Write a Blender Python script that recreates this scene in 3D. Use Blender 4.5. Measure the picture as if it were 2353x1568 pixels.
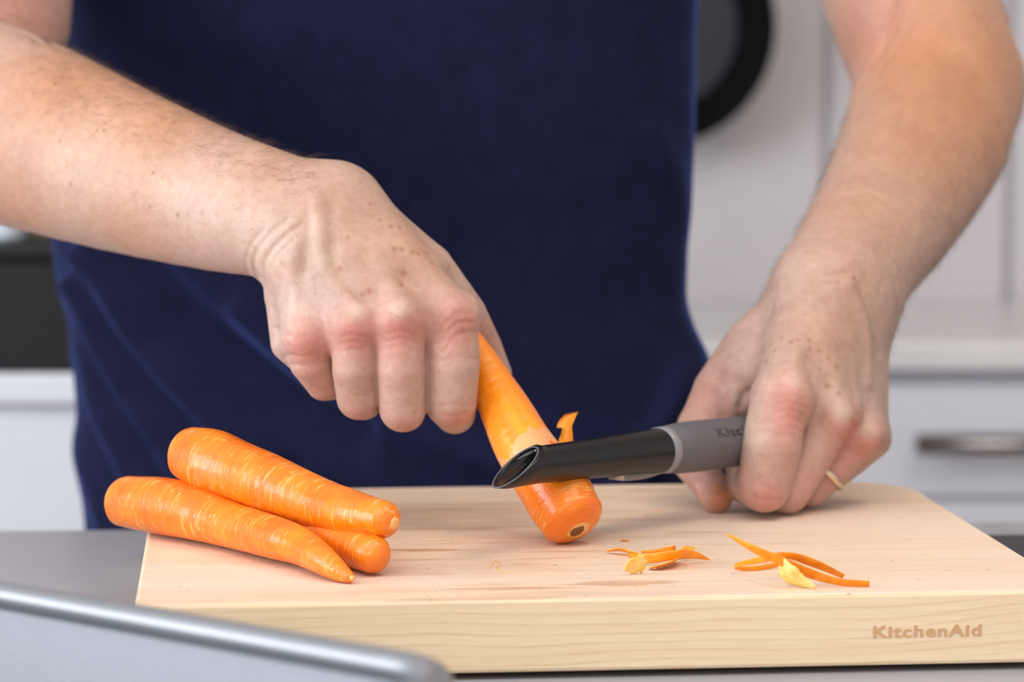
import bpy, bmesh, math, random
import numpy as np
from mathutils import Vector, Matrix

# ------------------------------------------------------------------ clearing
for o in list(bpy.data.objects):
    bpy.data.objects.remove(o)
scene = bpy.context.scene
COL = scene.collection
random.seed(4)
rng = np.random.default_rng(7)

# ------------------------------------------------------------------ camera
F = 6800.0                      # focal length in pixels of the 2353 x 1568 frame
CX, CY = 1176.5, 784.0
ZB = 0.945                      # height of the cutting board's top above the floor
CAM_H = 0.207                   # camera above the board's top
PITCH = math.atan((784.0 - 150.0) / F)
CP, SP = math.cos(PITCH), math.sin(PITCH)
CAM = np.array([0.0, 0.0, ZB + CAM_H])

cam_data = bpy.data.cameras.new('camera')
cam = bpy.data.objects.new('camera', cam_data)
COL.objects.link(cam)
cam.location = CAM
cam.rotation_euler = (math.pi / 2 - PITCH, 0, 0)
cam_data.sensor_width = 36.0
cam_data.lens = F / 2353.0 * 36.0
cam_data.clip_start = 0.05
cam_data.clip_end = 50
cam_data.dof.use_dof = True
cam_data.dof.focus_distance = 1.235
cam_data.dof.aperture_fstop = 8.0
scene.camera = cam

# ------------------------------------------------------------------ world, lights, exposure
scene.view_settings.view_transform = 'Standard'
scene.view_settings.look = 'None'
scene.view_settings.gamma = 1.0
scene.view_settings.use_curve_mapping = False
scene.view_settings.exposure = 0.0
scene.cycles.use_denoising = True
scene.cycles.max_bounces = 8
scene.cycles.diffuse_bounces = 4
scene.cycles.sample_clamp_indirect = 6.0

world = bpy.data.worlds.new('world')
scene.world = world
world.use_nodes = True
wb = world.node_tree.nodes['Background']
wb.inputs[0].default_value = (0.80, 0.88, 1.0, 1)
wb.inputs[1].default_value = 1.0


def area_light(name, loc, target, sx, sy, power, color):
    ld = bpy.data.lights.new(name, 'AREA')
    ld.shape = 'RECTANGLE'
    ld.size, ld.size_y = sx, sy
    ld.energy = power
    ld.color = color
    lo = bpy.data.objects.new(name, ld)
    COL.objects.link(lo)
    lo.location = loc
    d = Vector(target) - Vector(loc)
    lo.rotation_euler = d.to_track_quat('-Z', 'Y').to_euler()
    return lo


# daylight entering through the window openings (built further down); the roof light is added
area_light('daylight_front_window', (-0.75, -1.72, 1.65), (-0.75, 3, 1.65), 2.0, 1.4, 13, (1.0, 0.975, 0.95))
area_light('daylight_left_window', (-2.32, 0.35, 1.55), (3, 0.35, 1.55), 2.0, 1.3, 80, (0.90, 0.95, 1.0))
area_light('added_overhead_light', (-0.45, 0.0, 2.50), (-0.45, 0.0, 0.0), 1.9, 1.7, 24, (1.0, 0.985, 0.97))  # added overhead fill to brighten upward faces; no roof source is known
# ceiling lamp of the kitchen, above and behind the person's left shoulder
area_light('ceiling_lamp_light', (0.75, 1.0, 2.40), (0.75, 1.0, 0.0), 0.6, 0.6, 8, (1.0, 0.86, 0.70))


# ------------------------------------------------------------------ helpers
def srgb(r, g, b):
    def c(v):
        v /= 255.0
        return v / 12.92 if v <= 0.04045 else ((v + 0.055) / 1.055) ** 2.4
    return (c(r), c(g), c(b), 1.0)


def P(px, py, Y):
    """the point at distance Y (metres along +Y) that lies on the sight line of photo pixel (px, py)"""
    a = (px - CX) / F
    b = (CY - py) / F
    d = np.array([a, CP + b * SP, -SP + b * CP])
    return CAM + d * (Y / d[1])


def PZ(px, py, z):
    """the point at height z above the board's top on that sight line"""
    a = (px - CX) / F
    b = (CY - py) / F
    d = np.array([a, CP + b * SP, -SP + b * CP])
    return CAM + d * ((ZB + z - CAM[2]) / d[2])


def link(name, me, mat=None, parent=None, loc=None):
    o = bpy.data.objects.new(name, me)
    COL.objects.link(o)
    if mat is not None and hasattr(me, 'materials'):
        me.materials.append(mat)
    if parent is not None:
        o.parent = parent
    if loc is not None:
        o.location = loc
    return o


def empty(name, loc, label=None, cat=None, group=None):
    o = bpy.data.objects.new(name, None)
    COL.objects.link(o)
    o.location = loc
    o.empty_display_size = 0.02
    bpy.context.view_layer.update()
    return tag(o, label, cat, group)


def tag(o, label=None, cat=None, group=None, kind=None):
    if label: o['label'] = label
    if cat: o['category'] = cat
    if group: o['group'] = group
    if kind: o['kind'] = kind
    return o


def mesh_from(name, verts, faces, smooth=True):
    me = bpy.data.meshes.new(name)
    me.from_pydata([tuple(v) for v in verts], [], [tuple(f) for f in faces])
    me.update()
    if smooth:
        me.polygons.foreach_set('use_smooth', np.ones(len(me.polygons), dtype=bool))
    return me


def child(name, verts, faces, mat, parent, smooth=True):
    """world-space geometry as a part of parent (an un-rotated Empty)"""
    v = np.asarray(verts, dtype=float)
    p = parent
    while p is not None:
        v = v - np.array(p.location)
        p = p.parent
    return link(name, mesh_from(name, v, faces, smooth), mat, parent)


def solo(name, verts, faces, mat, smooth=True):
    v = np.asarray(verts, dtype=float)
    c = np.array([v[:, 0].mean(), v[:, 1].mean(), v[:, 2].min()])
    return link(name, mesh_from(name, v - c, faces, smooth), mat, None, c)


def box_geo(lo, hi, bevel=0.0, seg=2):
    bm = bmesh.new()
    bmesh.ops.create_cube(bm, size=1.0)
    lo, hi = np.array(lo), np.array(hi)
    for v in bm.verts:
        v.co = Vector((lo + hi) / 2 + np.array(v.co) * (hi - lo))
    if bevel > 0:
        bmesh.ops.bevel(bm, geom=bm.edges[:], offset=bevel, segments=seg, profile=0.5, affect='EDGES')
    bm.verts.ensure_lookup_table()
    V = np.array([v.co[:] for v in bm.verts])
    Fc = [[v.index for v in f.verts] for f in bm.faces]
    bm.free()
    return V, Fc


def join_geo(*geos):
    V, Fc, n = [], [], 0
    for v, f in geos:
        V.append(np.asarray(v)); Fc += [[i + n for i in q] for q in f]; n += len(v)
    return np.vstack(V), Fc


def grid_faces(nu, nv, wrap_v=True, flip=False):
    f = []
    for i in range(nu - 1):
        for j in range(nv if wrap_v else nv - 1):
            a, b = i * nv + j, i * nv + (j + 1) % nv
            q = [a, b, b + nv, a + nv]
            f.append(q[::-1] if flip else q)
    return f


def lathe(profile, n=48, center=(0, 0, 0), axis_rot=None, cap=True):
    """profile: list of (radius, height); turned about local z"""
    V = []
    for r, z in profile:
        for j in range(n):
            t = 2 * math.pi * j / n
            V.append((r * math.cos(t), r * math.sin(t), z))
    fc = grid_faces(len(profile), n)
    if cap:
        fc.append(list(range(n))[::-1])
        fc.append([(len(profile) - 1) * n + j for j in range(n)])
    V = np.array(V)
    if axis_rot is not None:
        V = V @ np.array(axis_rot).T
    return V + np.array(center), fc


def frame_from(axis, hint=(0, 0, 1)):
    a = np.array(axis, float); a /= np.linalg.norm(a)
    h = np.array(hint, float)
    u = np.cross(h, a)
    if np.linalg.norm(u) < 1e-6:
        u = np.cross([1, 0, 0], a)
    u /= np.linalg.norm(u)
    w = np.cross(a, u)
    return a, u, w


def spline(pts, n):
    """Catmull-Rom through pts (k x m), n samples"""
    p = np.asarray(pts, float)
    p = np.vstack([2 * p[0] - p[1], p, 2 * p[-1] - p[-2]])
    k = len(p) - 3
    out = []
    for t in np.linspace(0, k - 1e-9, n):
        i = int(t); u = t - i
        a, b, c, d = p[i:i + 4]
        out.append(0.5 * ((2 * b) + (-a + c) * u + (2 * a - 5 * b + 4 * c - d) * u * u + (-a + 3 * b - 3 * c + d) * u ** 3))
    return np.array(out)


def tube(pts, radii, n=16, closed=False, cap=True):
    p = np.asarray(pts, float)
    m = len(p)
    radii = np.broadcast_to(np.asarray(radii, float), (m,))
    V = []
    up = None
    for i in range(m):
        if closed:
            t = p[(i + 1) % m] - p[i - 1]
        else:
            t = p[min(i + 1, m - 1)] - p[max(i - 1, 0)]
        t = t / np.linalg.norm(t)
        if up is None:
            _, up, _ = frame_from(t)
        up = up - t * (up @ t); up /= np.linalg.norm(up)
        w = np.cross(t, up)
        for j in range(n):
            a = 2 * math.pi * j / n
            V.append(p[i] + radii[i] * (math.cos(a) * up + math.sin(a) * w))
    fc = grid_faces(m, n)
    if closed:
        for j in range(n):
            a, b = (m - 1) * n + j, (m - 1) * n + (j + 1) % n
            fc.append([a, b, (j + 1) % n, j])
    elif cap:
        fc.append(list(range(n))[::-1]); fc.append([(m - 1) * n + j for j in range(n)])
    return np.array(V), fc


# ------------------------------------------------------------------ materials
class NT:
    def __init__(self, name):
        self.m = bpy.data.materials.new(name)
        self.m.use_nodes = True
        self.t = self.m.node_tree
        self.b = self.t.nodes['Principled BSDF']

    def n(self, kind, **kw):
        nd = self.t.nodes.new(kind)
        for k, v in kw.items():
            setattr(nd, k, v)
        return nd

    def l(self, a, b):
        self.t.links.new(a, b)

    def set(self, **kw):
        for k, v in kw.items():
            self.b.inputs[k.replace('_', ' ')].default_value = v
        return self

    def coords(self, scale=(1, 1, 1), rot=(0, 0, 0), kind='Object'):
        tc = self.n('ShaderNodeTexCoord')
        mp = self.n('ShaderNodeMapping')
        mp.inputs['Scale'].default_value = scale
        mp.inputs['Rotation'].default_value = rot
        self.l(tc.outputs[kind], mp.inputs['Vector'])
        return mp.outputs['Vector']

    def noise(self, vec, scale, detail=4, rough=0.5, dist=0.0):
        nd = self.n('ShaderNodeTexNoise')
        nd.inputs['Scale'].default_value = scale
        nd.inputs['Detail'].default_value = detail
        nd.inputs['Roughness'].default_value = rough
        nd.inputs['Distortion'].default_value = dist
        if vec is not None:
            self.l(vec, nd.inputs['Vector'])
        return nd.outputs['Fac']

    def ramp(self, fac, stops):
        r = self.n('ShaderNodeValToRGB')
        e = r.color_ramp.elements
        while len(e) < len(stops):
            e.new(0.5)
        for el, (pos, colr) in zip(e, stops):
            el.position = pos
            el.color = colr if len(colr) == 4 else (*colr, 1)
        self.l(fac, r.inputs['Fac'])
        return r.outputs['Color']

    def mix(self, fac, a, b, blend='MIX'):
        mx = self.n('ShaderNodeMix', data_type='RGBA', blend_type=blend)
        for sock, v in ((mx.inputs[0], fac), (mx.inputs[6], a), (mx.inputs[7], b)):
            if isinstance(v, (int, float)):
                sock.default_value = v
            elif isinstance(v, tuple):
                sock.default_value = v
            else:
                self.l(v, sock)
        return mx.outputs[2]

    def math(self, op, a, b=0.0):
        nd = self.n('ShaderNodeMath', operation=op)
        for sock, v in ((nd.inputs[0], a), (nd.inputs[1], b)):
            if isinstance(v, (int, float)):
                sock.default_value = v
            else:
                self.l(v, sock)
        return nd.outputs[0]

    def base(self, sock):
        self.l(sock, self.b.inputs['Base Color'])

    def bump(self, h, strength, dist=0.001):
        bp = self.n('ShaderNodeBump')
        bp.inputs['Strength'].default_value = strength
        bp.inputs['Distance'].default_value = dist
        self.l(h, bp.inputs['Height'])
        self.l(bp.outputs['Normal'], self.b.inputs['Normal'])


def plain(name, col, rough=0.5, metal=0.0, bump=None, var=0.06, **kw):
    t = NT(name)
    t.set(Roughness=rough, Metallic=metal, **kw)
    v = t.coords()
    nz = t.noise(v, 14.0, 4)
    dark = tuple(c * (1 - var) for c in col[:3]) + (1,)
    lite = tuple(min(1, c * (1 + var)) for c in col[:3]) + (1,)
    t.base(t.ramp(nz, [(0.3, dark), (0.7, lite)]))
    if bump:
        t.bump(t.noise(v, bump[0], 3), bump[1], 0.0006)
    return t.m


M = {}
M['wall'] = plain('painted_wall', srgb(214, 208, 210), 0.7, var=0.02)
M['white_wall'] = plain('white_paint', srgb(236, 234, 232), 0.7, var=0.02)
M['floor'] = plain('floor_wood', srgb(150, 130, 112), 0.5, var=0.15)
M['cab'] = plain('cabinet_paint', srgb(226, 226, 234), 0.35, var=0.015)
M['cab_left'] = plain('cabinet_paint_left', srgb(230, 232, 240), 0.35, var=0.015)
M['stone'] = plain('pale_worktop_stone', srgb(226, 222, 222), 0.3, var=0.04)
M['island_stone'] = plain('island_worktop_stone', srgb(164, 162, 168), 0.32, var=0.03)
for k_ in ('island_stone',):
    M[k_].node_tree.nodes['Principled BSDF'].inputs['Specular IOR Level'].default_value = 0.3
M['steel'] = plain('brushed_steel', srgb(190, 184, 180), 0.28, 1.0, var=0.05)
M['handle'] = plain('dull_steel', srgb(126, 116, 112), 0.22, 1.0, var=0.05)
M['black_glass'] = plain('black_glass', srgb(16, 16, 19), 0.3, var=0.05)
M['black_matte'] = plain('black_enamel', srgb(13, 13, 17), 0.7, var=0.05)
M['pan_black'] = plain('pan_black', srgb(5, 5, 7), 0.75, var=0.05)
M['pan_inside'] = plain('pan_nonstick', srgb(52, 55, 64), 0.45, var=0.05)
for k_, v_ in (('black_glass', .06), ('pan_black', .12), ('pan_inside', .35)):
    M[k_].node_tree.nodes['Principled BSDF'].inputs['Specular IOR Level'].default_value = v_
M['wood_brown'] = plain('brown_wood', srgb(178, 160, 134), 0.5, var=0.1)
M['ceramic'] = plain('white_glaze', srgb(232, 242, 252), 0.12, var=0.01)
M['gold'] = plain('pale_gold', srgb(226, 205, 178), 0.18, 1.0, var=0.02)
M['rubber'] = plain('rubber', srgb(30, 30, 32), 0.7)
M['denim'] = plain('dark_denim', srgb(40, 52, 84), 0.85, bump=(900, 0.3))
M['shoe'] = plain('shoe_leather', srgb(40, 34, 30), 0.5)
M['hair'] = plain('dark_hair', srgb(50, 36, 26), 0.6)
M['arm_hair'] = plain('arm_hair', srgb(86, 58, 40), 0.5)
M['sclera'] = plain('eye_white', srgb(235, 230, 225), 0.2)


def skin_mat():
    t = NT('skin')
    v = t.coords()
    at = t.n('ShaderNodeAttribute', attribute_name='tint')
    n1 = t.noise(v, 55, 5, 0.6)
    n2 = t.noise(v, 260, 4, 0.6)
    c = t.mix(t.ramp(n1, [(0.35, (0, 0, 0, 1)), (0.68, (1, 1, 1, 1))]), (0.93, 0.90, 0.90, 1), (1.05, 1.05, 1.04, 1))
    c2 = t.mix(t.ramp(n2, [(0.36, (0, 0, 0, 1)), (0.62, (1, 1, 1, 1))]), (0.93, 0.90, 0.87, 1), (1.03, 1.03, 1.03, 1))
    c = t.mix(1.0, at.outputs['Color'], c, 'MULTIPLY')
    c = t.mix(1.0, c, c2, 'MULTIPLY')
    fr = t.noise(v, 330, 2, 0.5)
    c = t.mix(t.ramp(fr, [(0.62, (0, 0, 0, 1)), (0.72, (0.35, 0.35, 0.35, 1))]), c, srgb(172, 116, 86))
    t.base(c)
    t.set(Roughness=0.47, Subsurface_Weight=0.18, Subsurface_Scale=0.006)
    t.b.inputs['Subsurface Radius'].default_value = (1.0, 0.35, 0.2)
    t.b.inputs['Specular IOR Level'].default_value = 0.4
    vo = t.n('ShaderNodeTexVoronoi', feature='DISTANCE_TO_EDGE')
    vo.inputs['Scale'].default_value = 900
    t.l(v, vo.inputs['Vector'])
    h = t.math('ADD', t.math('MULTIPLY', t.ramp(vo.outputs['Distance'], [(0.0, (0, 0, 0, 1)), (0.18, (1, 1, 1, 1))]), 0.10),
               t.noise(v, 420, 5, 0.6))
    t.bump(h, 0.33, 0.0007)
    return t.m


M['skin'] = skin_mat()
M['nail'] = plain('finger_nail', srgb(206, 152, 136), 0.28, var=0.03)


def carrot_mat(name, peeled_from=None):
    """local z runs from the crown (0) to the tip; ring scars lie across it"""
    t = NT(name)
    v = t.coords()
    n1 = t.noise(v, 42, 5, 0.6)
    skin = t.ramp(n1, [(0.30, srgb(235, 106, 2)), (0.52, srgb(243, 127, 2)), (0.75, srgb(247, 148, 6))])
    rings = t.noise(t.coords((95, 95, 640)), 1.0, 3, 0.6, 0.5)
    patch = t.noise(t.coords((60, 60, 85)), 1.0, 3)
    sc = t.math('MULTIPLY', t.ramp(rings, [(0.55, (0, 0, 0, 1)), (0.66, (1, 1, 1, 1))]),
                t.ramp(patch, [(0.42, (0, 0, 0, 1)), (0.56, (1, 1, 1, 1))]))
    flecks = t.noise(t.coords((170, 170, 420)), 1.0, 2)
    fk = t.ramp(flecks, [(0.645, (0, 0, 0, 1)), (0.74, (1, 1, 1, 1))])
    mask = t.math('MAXIMUM', sc, t.math('MULTIPLY', fk, 0.8))
    col = t.mix(t.math('MULTIPLY', mask, 0.7), skin, srgb(255, 186, 104))
    # a few brown specks
    sp = t.noise(v, 190, 2)
    col = t.mix(t.ramp(sp, [(0.77, (0, 0, 0, 1)), (0.80, (0.8, 0.8, 0.8, 1))]), col, srgb(150, 70, 20))
    h = t.math('ADD', t.math('MULTIPLY', rings, 0.9), t.math('MULTIPLY', t.noise(v, 130, 5, 0.6), 0.8))
    rough = t.ramp(t.noise(v, 90, 4), [(0.35, (0.27,) * 3), (0.65, (0.55,) * 3)])
    t.set(Subsurface_Weight=0.05, Subsurface_Scale=0.003, Coat_Weight=0.35, Coat_Roughness=0.16)
    t.b.inputs['Subsurface Radius'].default_value = (1.0, 0.4, 0.1)
    if peeled_from is not None:
        sep = t.n('ShaderNodeSeparateXYZ')
        tc = t.n('ShaderNodeTexCoord')
        t.l(tc.outputs['Object'], sep.inputs[0])
        w = t.math('ADD', sep.outputs['Z'], t.math('MULTIPLY', t.math('SUBTRACT', t.noise(t.coords((75, 75, 30)), 1.0, 4), 0.5), 0.04))
        mk = t.math('GREATER_THAN', w, peeled_from)
        pn = t.noise(t.coords((90, 90, 14)), 1.0, 4, 0.55, 0.4)
        fl = t.ramp(pn, [(0.32, srgb(250, 132, 8)), (0.55, srgb(255, 150, 14)), (0.75, srgb(255, 168, 36))])
        # pale rim of half scraped skin along the edge
        rim = t.math('LESS_THAN', t.math('ABSOLUTE', t.math('SUBTRACT', w, peeled_from - 0.0045)), 0.0045)
        col = t.mix(t.math('MULTIPLY', rim, 0.55), col, srgb(255, 196, 140))
        col = t.mix(mk, col, fl)
        h = t.math('ADD', t.math('MULTIPLY', h, t.math('SUBTRACT', 1.0, t.math('MULTIPLY', mk, 0.8))), t.math('MULTIPLY', mk, -0.5))
    t.base(col)
    t.l(rough, t.b.inputs['Roughness'])
    h = t.math('ADD', h, t.math('MULTIPLY', t.noise(v, 210, 3, 0.5), 0.7))
    t.bump(h, 0.6, 0.0012)
    return t.m


M['carrot'] = carrot_mat('carrot_skin')
M['carrot_peeled'] = carrot_mat('half_peeled_carrot', 0.040)
M['carrot_cut'] = plain('carrot_cut_end', srgb(246, 176, 104), 0.5, var=0.25, bump=(500, 0.6))
M['carrot_scar'] = plain('carrot_scar', srgb(120, 72, 26), 0.8, var=0.5, bump=(900, 0.9))
def peel_mat(name, a, b, trans=0.25):
    t = NT(name)
    v = t.coords()
    t.base(t.ramp(t.noise(v, 220, 4), [(0.3, a), (0.7, b)]))
    t.set(Roughness=0.35, Subsurface_Weight=0.3, Subsurface_Scale=0.002)
    t.b.inputs['Subsurface Radius'].default_value = (1.0, 0.5, 0.15)
    t.bump(t.noise(v, 500, 3), 0.3, 0.0005)
    return t.m
M['peel'] = peel_mat('carrot_peel', srgb(246, 130, 6), srgb(255, 160, 22))
M['peel_mid'] = peel_mat('carrot_peel_mid', srgb(250, 150, 30), srgb(255, 178, 56))
M['peel_pale'] = peel_mat('carrot_peel_pale', srgb(250, 190, 90), srgb(255, 226, 150))


def board_xy(px, py):
    FL_, FR_ = PZ(308, 1392, 0.0), PZ(2478, 1355, 0.0)
    e = (FR_ - FL_)[:2]; e /= np.linalg.norm(e)
    q = (PZ(px, py, 0.0) - FL_)[:2]
    return float(q @ e), float(q @ np.array([-e[1], e[0]]))


STAINS = [(*board_xy(px, py), a, b, min(.8, 1.45 * k)) for (px, py, a, b, k) in (
    (1030, 1264, .030, .0050, .5), (1225, 1297, .014, .0030, .5), (1010, 1215, .034, .0060, .2), (1090, 1170, .034, .0060, .3), (1450, 1340, .034, .0070, .42),
    (1300, 1268, .024, .0030, .4), (1530, 1127, .020, .0030, .5), (1600, 1224, .018, .0020, .5), (1480, 1195, .028, .0050, .3), (1180, 1352, .030, .0030, .35), (960, 1320, .030, .0060, .3), (1700, 1250, .03, .004, .2))]


def board_mat(front=False):
    t = NT('maple_board')
    v = t.coords((1, 1, 1))
    # long grain runs along local x; growth lines show on the sides
    g1 = t.noise(t.coords((5, 60, 230), (0, math.radians(1.6), 0)), 1.0, 5, 0.55, 0.6)
    g2 = t.noise(t.coords((9, 190, 190)), 1.0, 4, 0.6)
    light = t.ramp(g1, [(0.30, srgb(228, 194, 156)), (0.5, srgb(242, 214, 180)), (0.7, srgb(246, 222, 190))])
    c = t.mix(0.4, light, t.ramp(g2, [(0.3, srgb(222, 186, 148)), (0.7, srgb(246, 222, 190))]))
    # thin latewood lines that show on the sides
    tcw = t.n('ShaderNodeTexCoord'); sx = t.n('ShaderNodeSeparateXYZ')
    t.l(tcw.outputs['Object'], sx.inputs[0])
    wob = t.noise(t.coords((5.5, 7, 16)), 1.0, 2, 0.45)
    wob2 = t.noise(t.coords((34, 30, 60)), 1.0, 2, 0.5)
    w0 = t.math('ADD', sx.outputs['Z'], t.math('MULTIPLY', wob, 0.018))
    w0 = t.math('ADD', w0, t.math('MULTIPLY', wob2, 0.0014))
    w0 = t.math('SUBTRACT', w0, t.math('MULTIPLY', t.math('MULTIPLY', sx.outputs['X'], sx.outputs['X']), 0.07))
    w0 = t.math('ADD', w0, t.math('MULTIPLY', sx.outputs['Y'], 0.23))
    fr = t.math('FRACT', t.math('DIVIDE', w0, 0.0040))
    ln = t.ramp(fr, [(0.0, (0, 0, 0, 1)), (0.66, (0.06,) * 3), (0.90, (1, 1, 1, 1)), (0.95, (0.5,) * 3), (1.0, (0, 0, 0, 1))])
    ln = t.math('MULTIPLY', ln, t.ramp(t.noise(t.coords((20, 30, 160)), 1.0, 2), [(0.35, (0.25,) * 3), (0.6, (1, 1, 1, 1))]))
    geo = t.n('ShaderNodeNewGeometry')
    sepn = t.n('ShaderNodeSeparateXYZ')
    t.l(geo.outputs['Normal'], sepn.inputs[0])
    top = t.math('GREATER_THAN', sepn.outputs['Z'], 0.6)
    side = t.math('SUBTRACT', 1.0, top)
    c = t.mix(t.math('MULTIPLY', t.math('MULTIPLY', ln, side), 0.9), c, srgb(206, 154, 100))
    # top toned grey-pink, with tea-brown stains along the grain
    fib = t.noise(t.coords((60, 500, 1100)), 1.0, 3, 0.6)
    c = t.mix(t.math('MULTIPLY', t.math('MULTIPLY', t.ramp(fib, [(0.45, (0, 0, 0, 1)), (0.7, (1, 1, 1, 1))]), side), 0.3), c, srgb(214, 172, 124))
    topc = t.mix(0.55, c, srgb(236, 206, 184))
    pos = t.n('ShaderNodeTexCoord').outputs['Object']
    wn = t.n('ShaderNodeTexNoise'); wn.inputs['Scale'].default_value = 1.0; wn.inputs['Detail'].default_value = 5
    t.l(t.coords((36, 130, 20)), wn.inputs['Vector'])
    for (qx, qy, ha_, hb_, k_) in STAINS:
        mp = t.n('ShaderNodeMapping')
        mp.inputs['Location'].default_value = (-qx / ha_, -qy / hb_, 0)
        mp.inputs['Scale'].default_value = (1 / ha_, 1 / hb_, 0)
        t.l(pos, mp.inputs['Vector'])
        ln_ = t.n('ShaderNodeVectorMath', operation='LENGTH')
        t.l(mp.outputs['Vector'], ln_.inputs[0])
        rr = t.math('ADD', ln_.outputs['Value'], t.math('MULTIPLY', t.math('SUBTRACT', wn.outputs['Fac'], 0.5), 2.6))
        topc = t.mix(t.math('MULTIPLY', t.ramp(rr, [(0.55, (1, 1, 1, 1)), (1.0, (0, 0, 0, 1))]), k_), topc, srgb(188, 130, 80))
    # the middle of the board, where vegetables are cut, is stained most
    mid = t.math('MAXIMUM', t.math('SUBTRACT', 1.0, t.math('MULTIPLY', t.math('ABSOLUTE', t.math('SUBTRACT', sx.outputs['X'], 0.16)), 5.5)), 0.22)
    st = t.noise(t.coords((10, 46, 20)), 1.0, 4, 0.55, 0.5)
    stm = t.ramp(st, [(0.48, (0, 0, 0, 1)), (0.64, (1, 1, 1, 1))])
    topc = t.mix(t.math('MULTIPLY', t.math('MULTIPLY', stm, mid), 0.36), topc, srgb(196, 142, 100))
    st2 = t.noise(t.coords((16, 150, 20)), 1.0, 4, 0.6, 0.3)
    topc = t.mix(t.math('MULTIPLY', t.math('MULTIPLY', t.ramp(st2, [(0.56, (0, 0, 0, 1)), (0.66, (1, 1, 1, 1))]), mid), 0.42), topc, srgb(176, 124, 84))
    streak = t.noise(t.coords((26, 900, 50)), 1.0, 4, 0.6)
    topc = t.mix(t.math('MULTIPLY', t.ramp(streak, [(0.48, (0, 0, 0, 1)), (0.7, (1, 1, 1, 1))]), 0.26), topc, srgb(196, 156, 124))
    pale = t.noise(t.coords((5, 18, 10)), 1.0, 3)
    topc = t.mix(t.math('MULTIPLY', t.ramp(pale, [(0.45, (0, 0, 0, 1)), (0.65, (1, 1, 1, 1))]), 0.35), topc, srgb(240, 222, 208))
    specks = t.noise(t.coords((260, 420, 100)), 1.0, 1)
    topc = t.mix(t.ramp(specks, [(0.755, (0, 0, 0, 1)), (0.775, (0.85, 0.85, 0.85, 1))]), topc, srgb(92, 62, 42))
    c = t.mix(top, t.mix(0.5, c, srgb(250, 226, 184)), topc)
    t.base(c)
    t.set(Roughness=0.55)
    t.bump(t.math('ADD', t.math('ADD', g2, t.math('MULTIPLY', ln, 0.4)), t.noise(t.coords((60, 700, 700)), 1.0, 3)), 0.18, 0.0005)
    return t.m


M['board'] = board_mat()
M['lettering'] = plain('branded_lettering', srgb(214, 168, 124), 0.7, var=0.12)
M['peeler_black'] = plain('black_plastic', srgb(9, 8, 11), 0.33, var=0.05, bump=(2500, 0.08))
M['peeler_black'].node_tree.nodes['Principled BSDF'].inputs['Specular IOR Level'].default_value = 0.45
M['peeler_gloss'] = plain('glossy_black_plastic', srgb(10, 10, 12), 0.05, var=0.03)
M['peeler_rim'] = plain('dark_grey_plastic_edge', srgb(88, 92, 98), 0.3)
M['peeler_grey'] = plain('grey_soft_grip', srgb(96, 92, 97), 0.55, var=0.03, bump=(3000, 0.2))
M['peeler_ring'] = plain('pale_grey_plastic', srgb(136, 134, 138), 0.35, var=0.03)
M['peeler_text'] = plain('dark_grey_print', srgb(66, 63, 68), 0.6)
M['clear'] = plain('clear_plastic', srgb(225, 215, 205), 0.12, var=0.02, Transmission_Weight=0.75, IOR=1.3)


def tin_mat():
    t = NT('grey_roasting_tin')
    v = t.coords()
    n = t.noise(v, 1600, 2)
    t.base(t.ramp(n, [(0.3, srgb(126, 130, 137)), (0.7, srgb(140, 144, 151))]))
    t.set(Metallic=0.25, Roughness=0.5)
    t.b.inputs['Specular IOR Level'].default_value = 0.3
    t.bump(n, 0.12, 0.0003)
    return t.m


M['tin'] = tin_mat()
M['tin_rim'] = plain('polished_tin_edge', srgb(150, 152, 157), 0.42, 0.6, var=0.04)


def shirt_mat():
    t = NT('navy_cotton_jersey')
    v = t.coords()
    n = t.noise(v, 60, 5, 0.6)
    fine = t.noise(t.coords((900, 900, 260)), 1.0, 3, 0.6)
    c = t.ramp(n, [(0.3, srgb(16, 18, 44)), (0.7, srgb(22, 24, 55))])
    c = t.mix(t.math('MULTIPLY', t.ramp(fine, [(0.55, (0, 0, 0, 1)), (0.75, (1, 1, 1, 1))]), 0.5), c, srgb(36, 40, 72))
    t.base(c)
    t.set(Roughness=0.9, Sheen_Weight=1.0, Sheen_Roughness=0.33)
    t.b.inputs['Sheen Tint'].default_value = srgb(105, 128, 215)
    t.b.inputs['Specular IOR Level'].default_value = 0.15
    t.bump(fine, 0.4, 0.0008)
    return t.m


M['shirt'] = shirt_mat()

# ------------------------------------------------------------------ room shell
RX0, RX1, RY0, RY1, RZ = -2.3, 2.1, -1.7, 3.0, 2.5


def struct(name, geo, mat, smooth=False, parent=None):
    o = solo(name, geo[0], geo[1], mat, smooth) if parent is None else child(name, geo[0], geo[1], mat, parent, smooth)
    if parent is None:
        o['kind'] = 'structure'
    return o


struct('floor', box_geo((RX0 - .1, RY0 - .1, -0.08), (RX1 + .1, RY1 + .1, 0)), M['floor'])
def slab_with_opening(x0, x1, y0, y1):
    b = lambda a, c, d, e: box_geo((a, d, RZ), (c, e, RZ + .08))
    return join_geo(b(RX0 - .1, x0, RY0 - .1, RY1 + .1), b(x1, RX1 + .1, RY0 - .1, RY1 + .1), b(x0, x1, RY0 - .1, y0), b(x0, x1, y1, RY1 + .1))


struct('ceiling', slab_with_opening(-1.45, 0.55, -0.9, 0.9), M['white_wall'])  # opening cut for the added overhead light
struct('wall_right', box_geo((RX1, RY0, 0), (RX1 + .1, RY1, RZ)), M['white_wall'])


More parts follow.
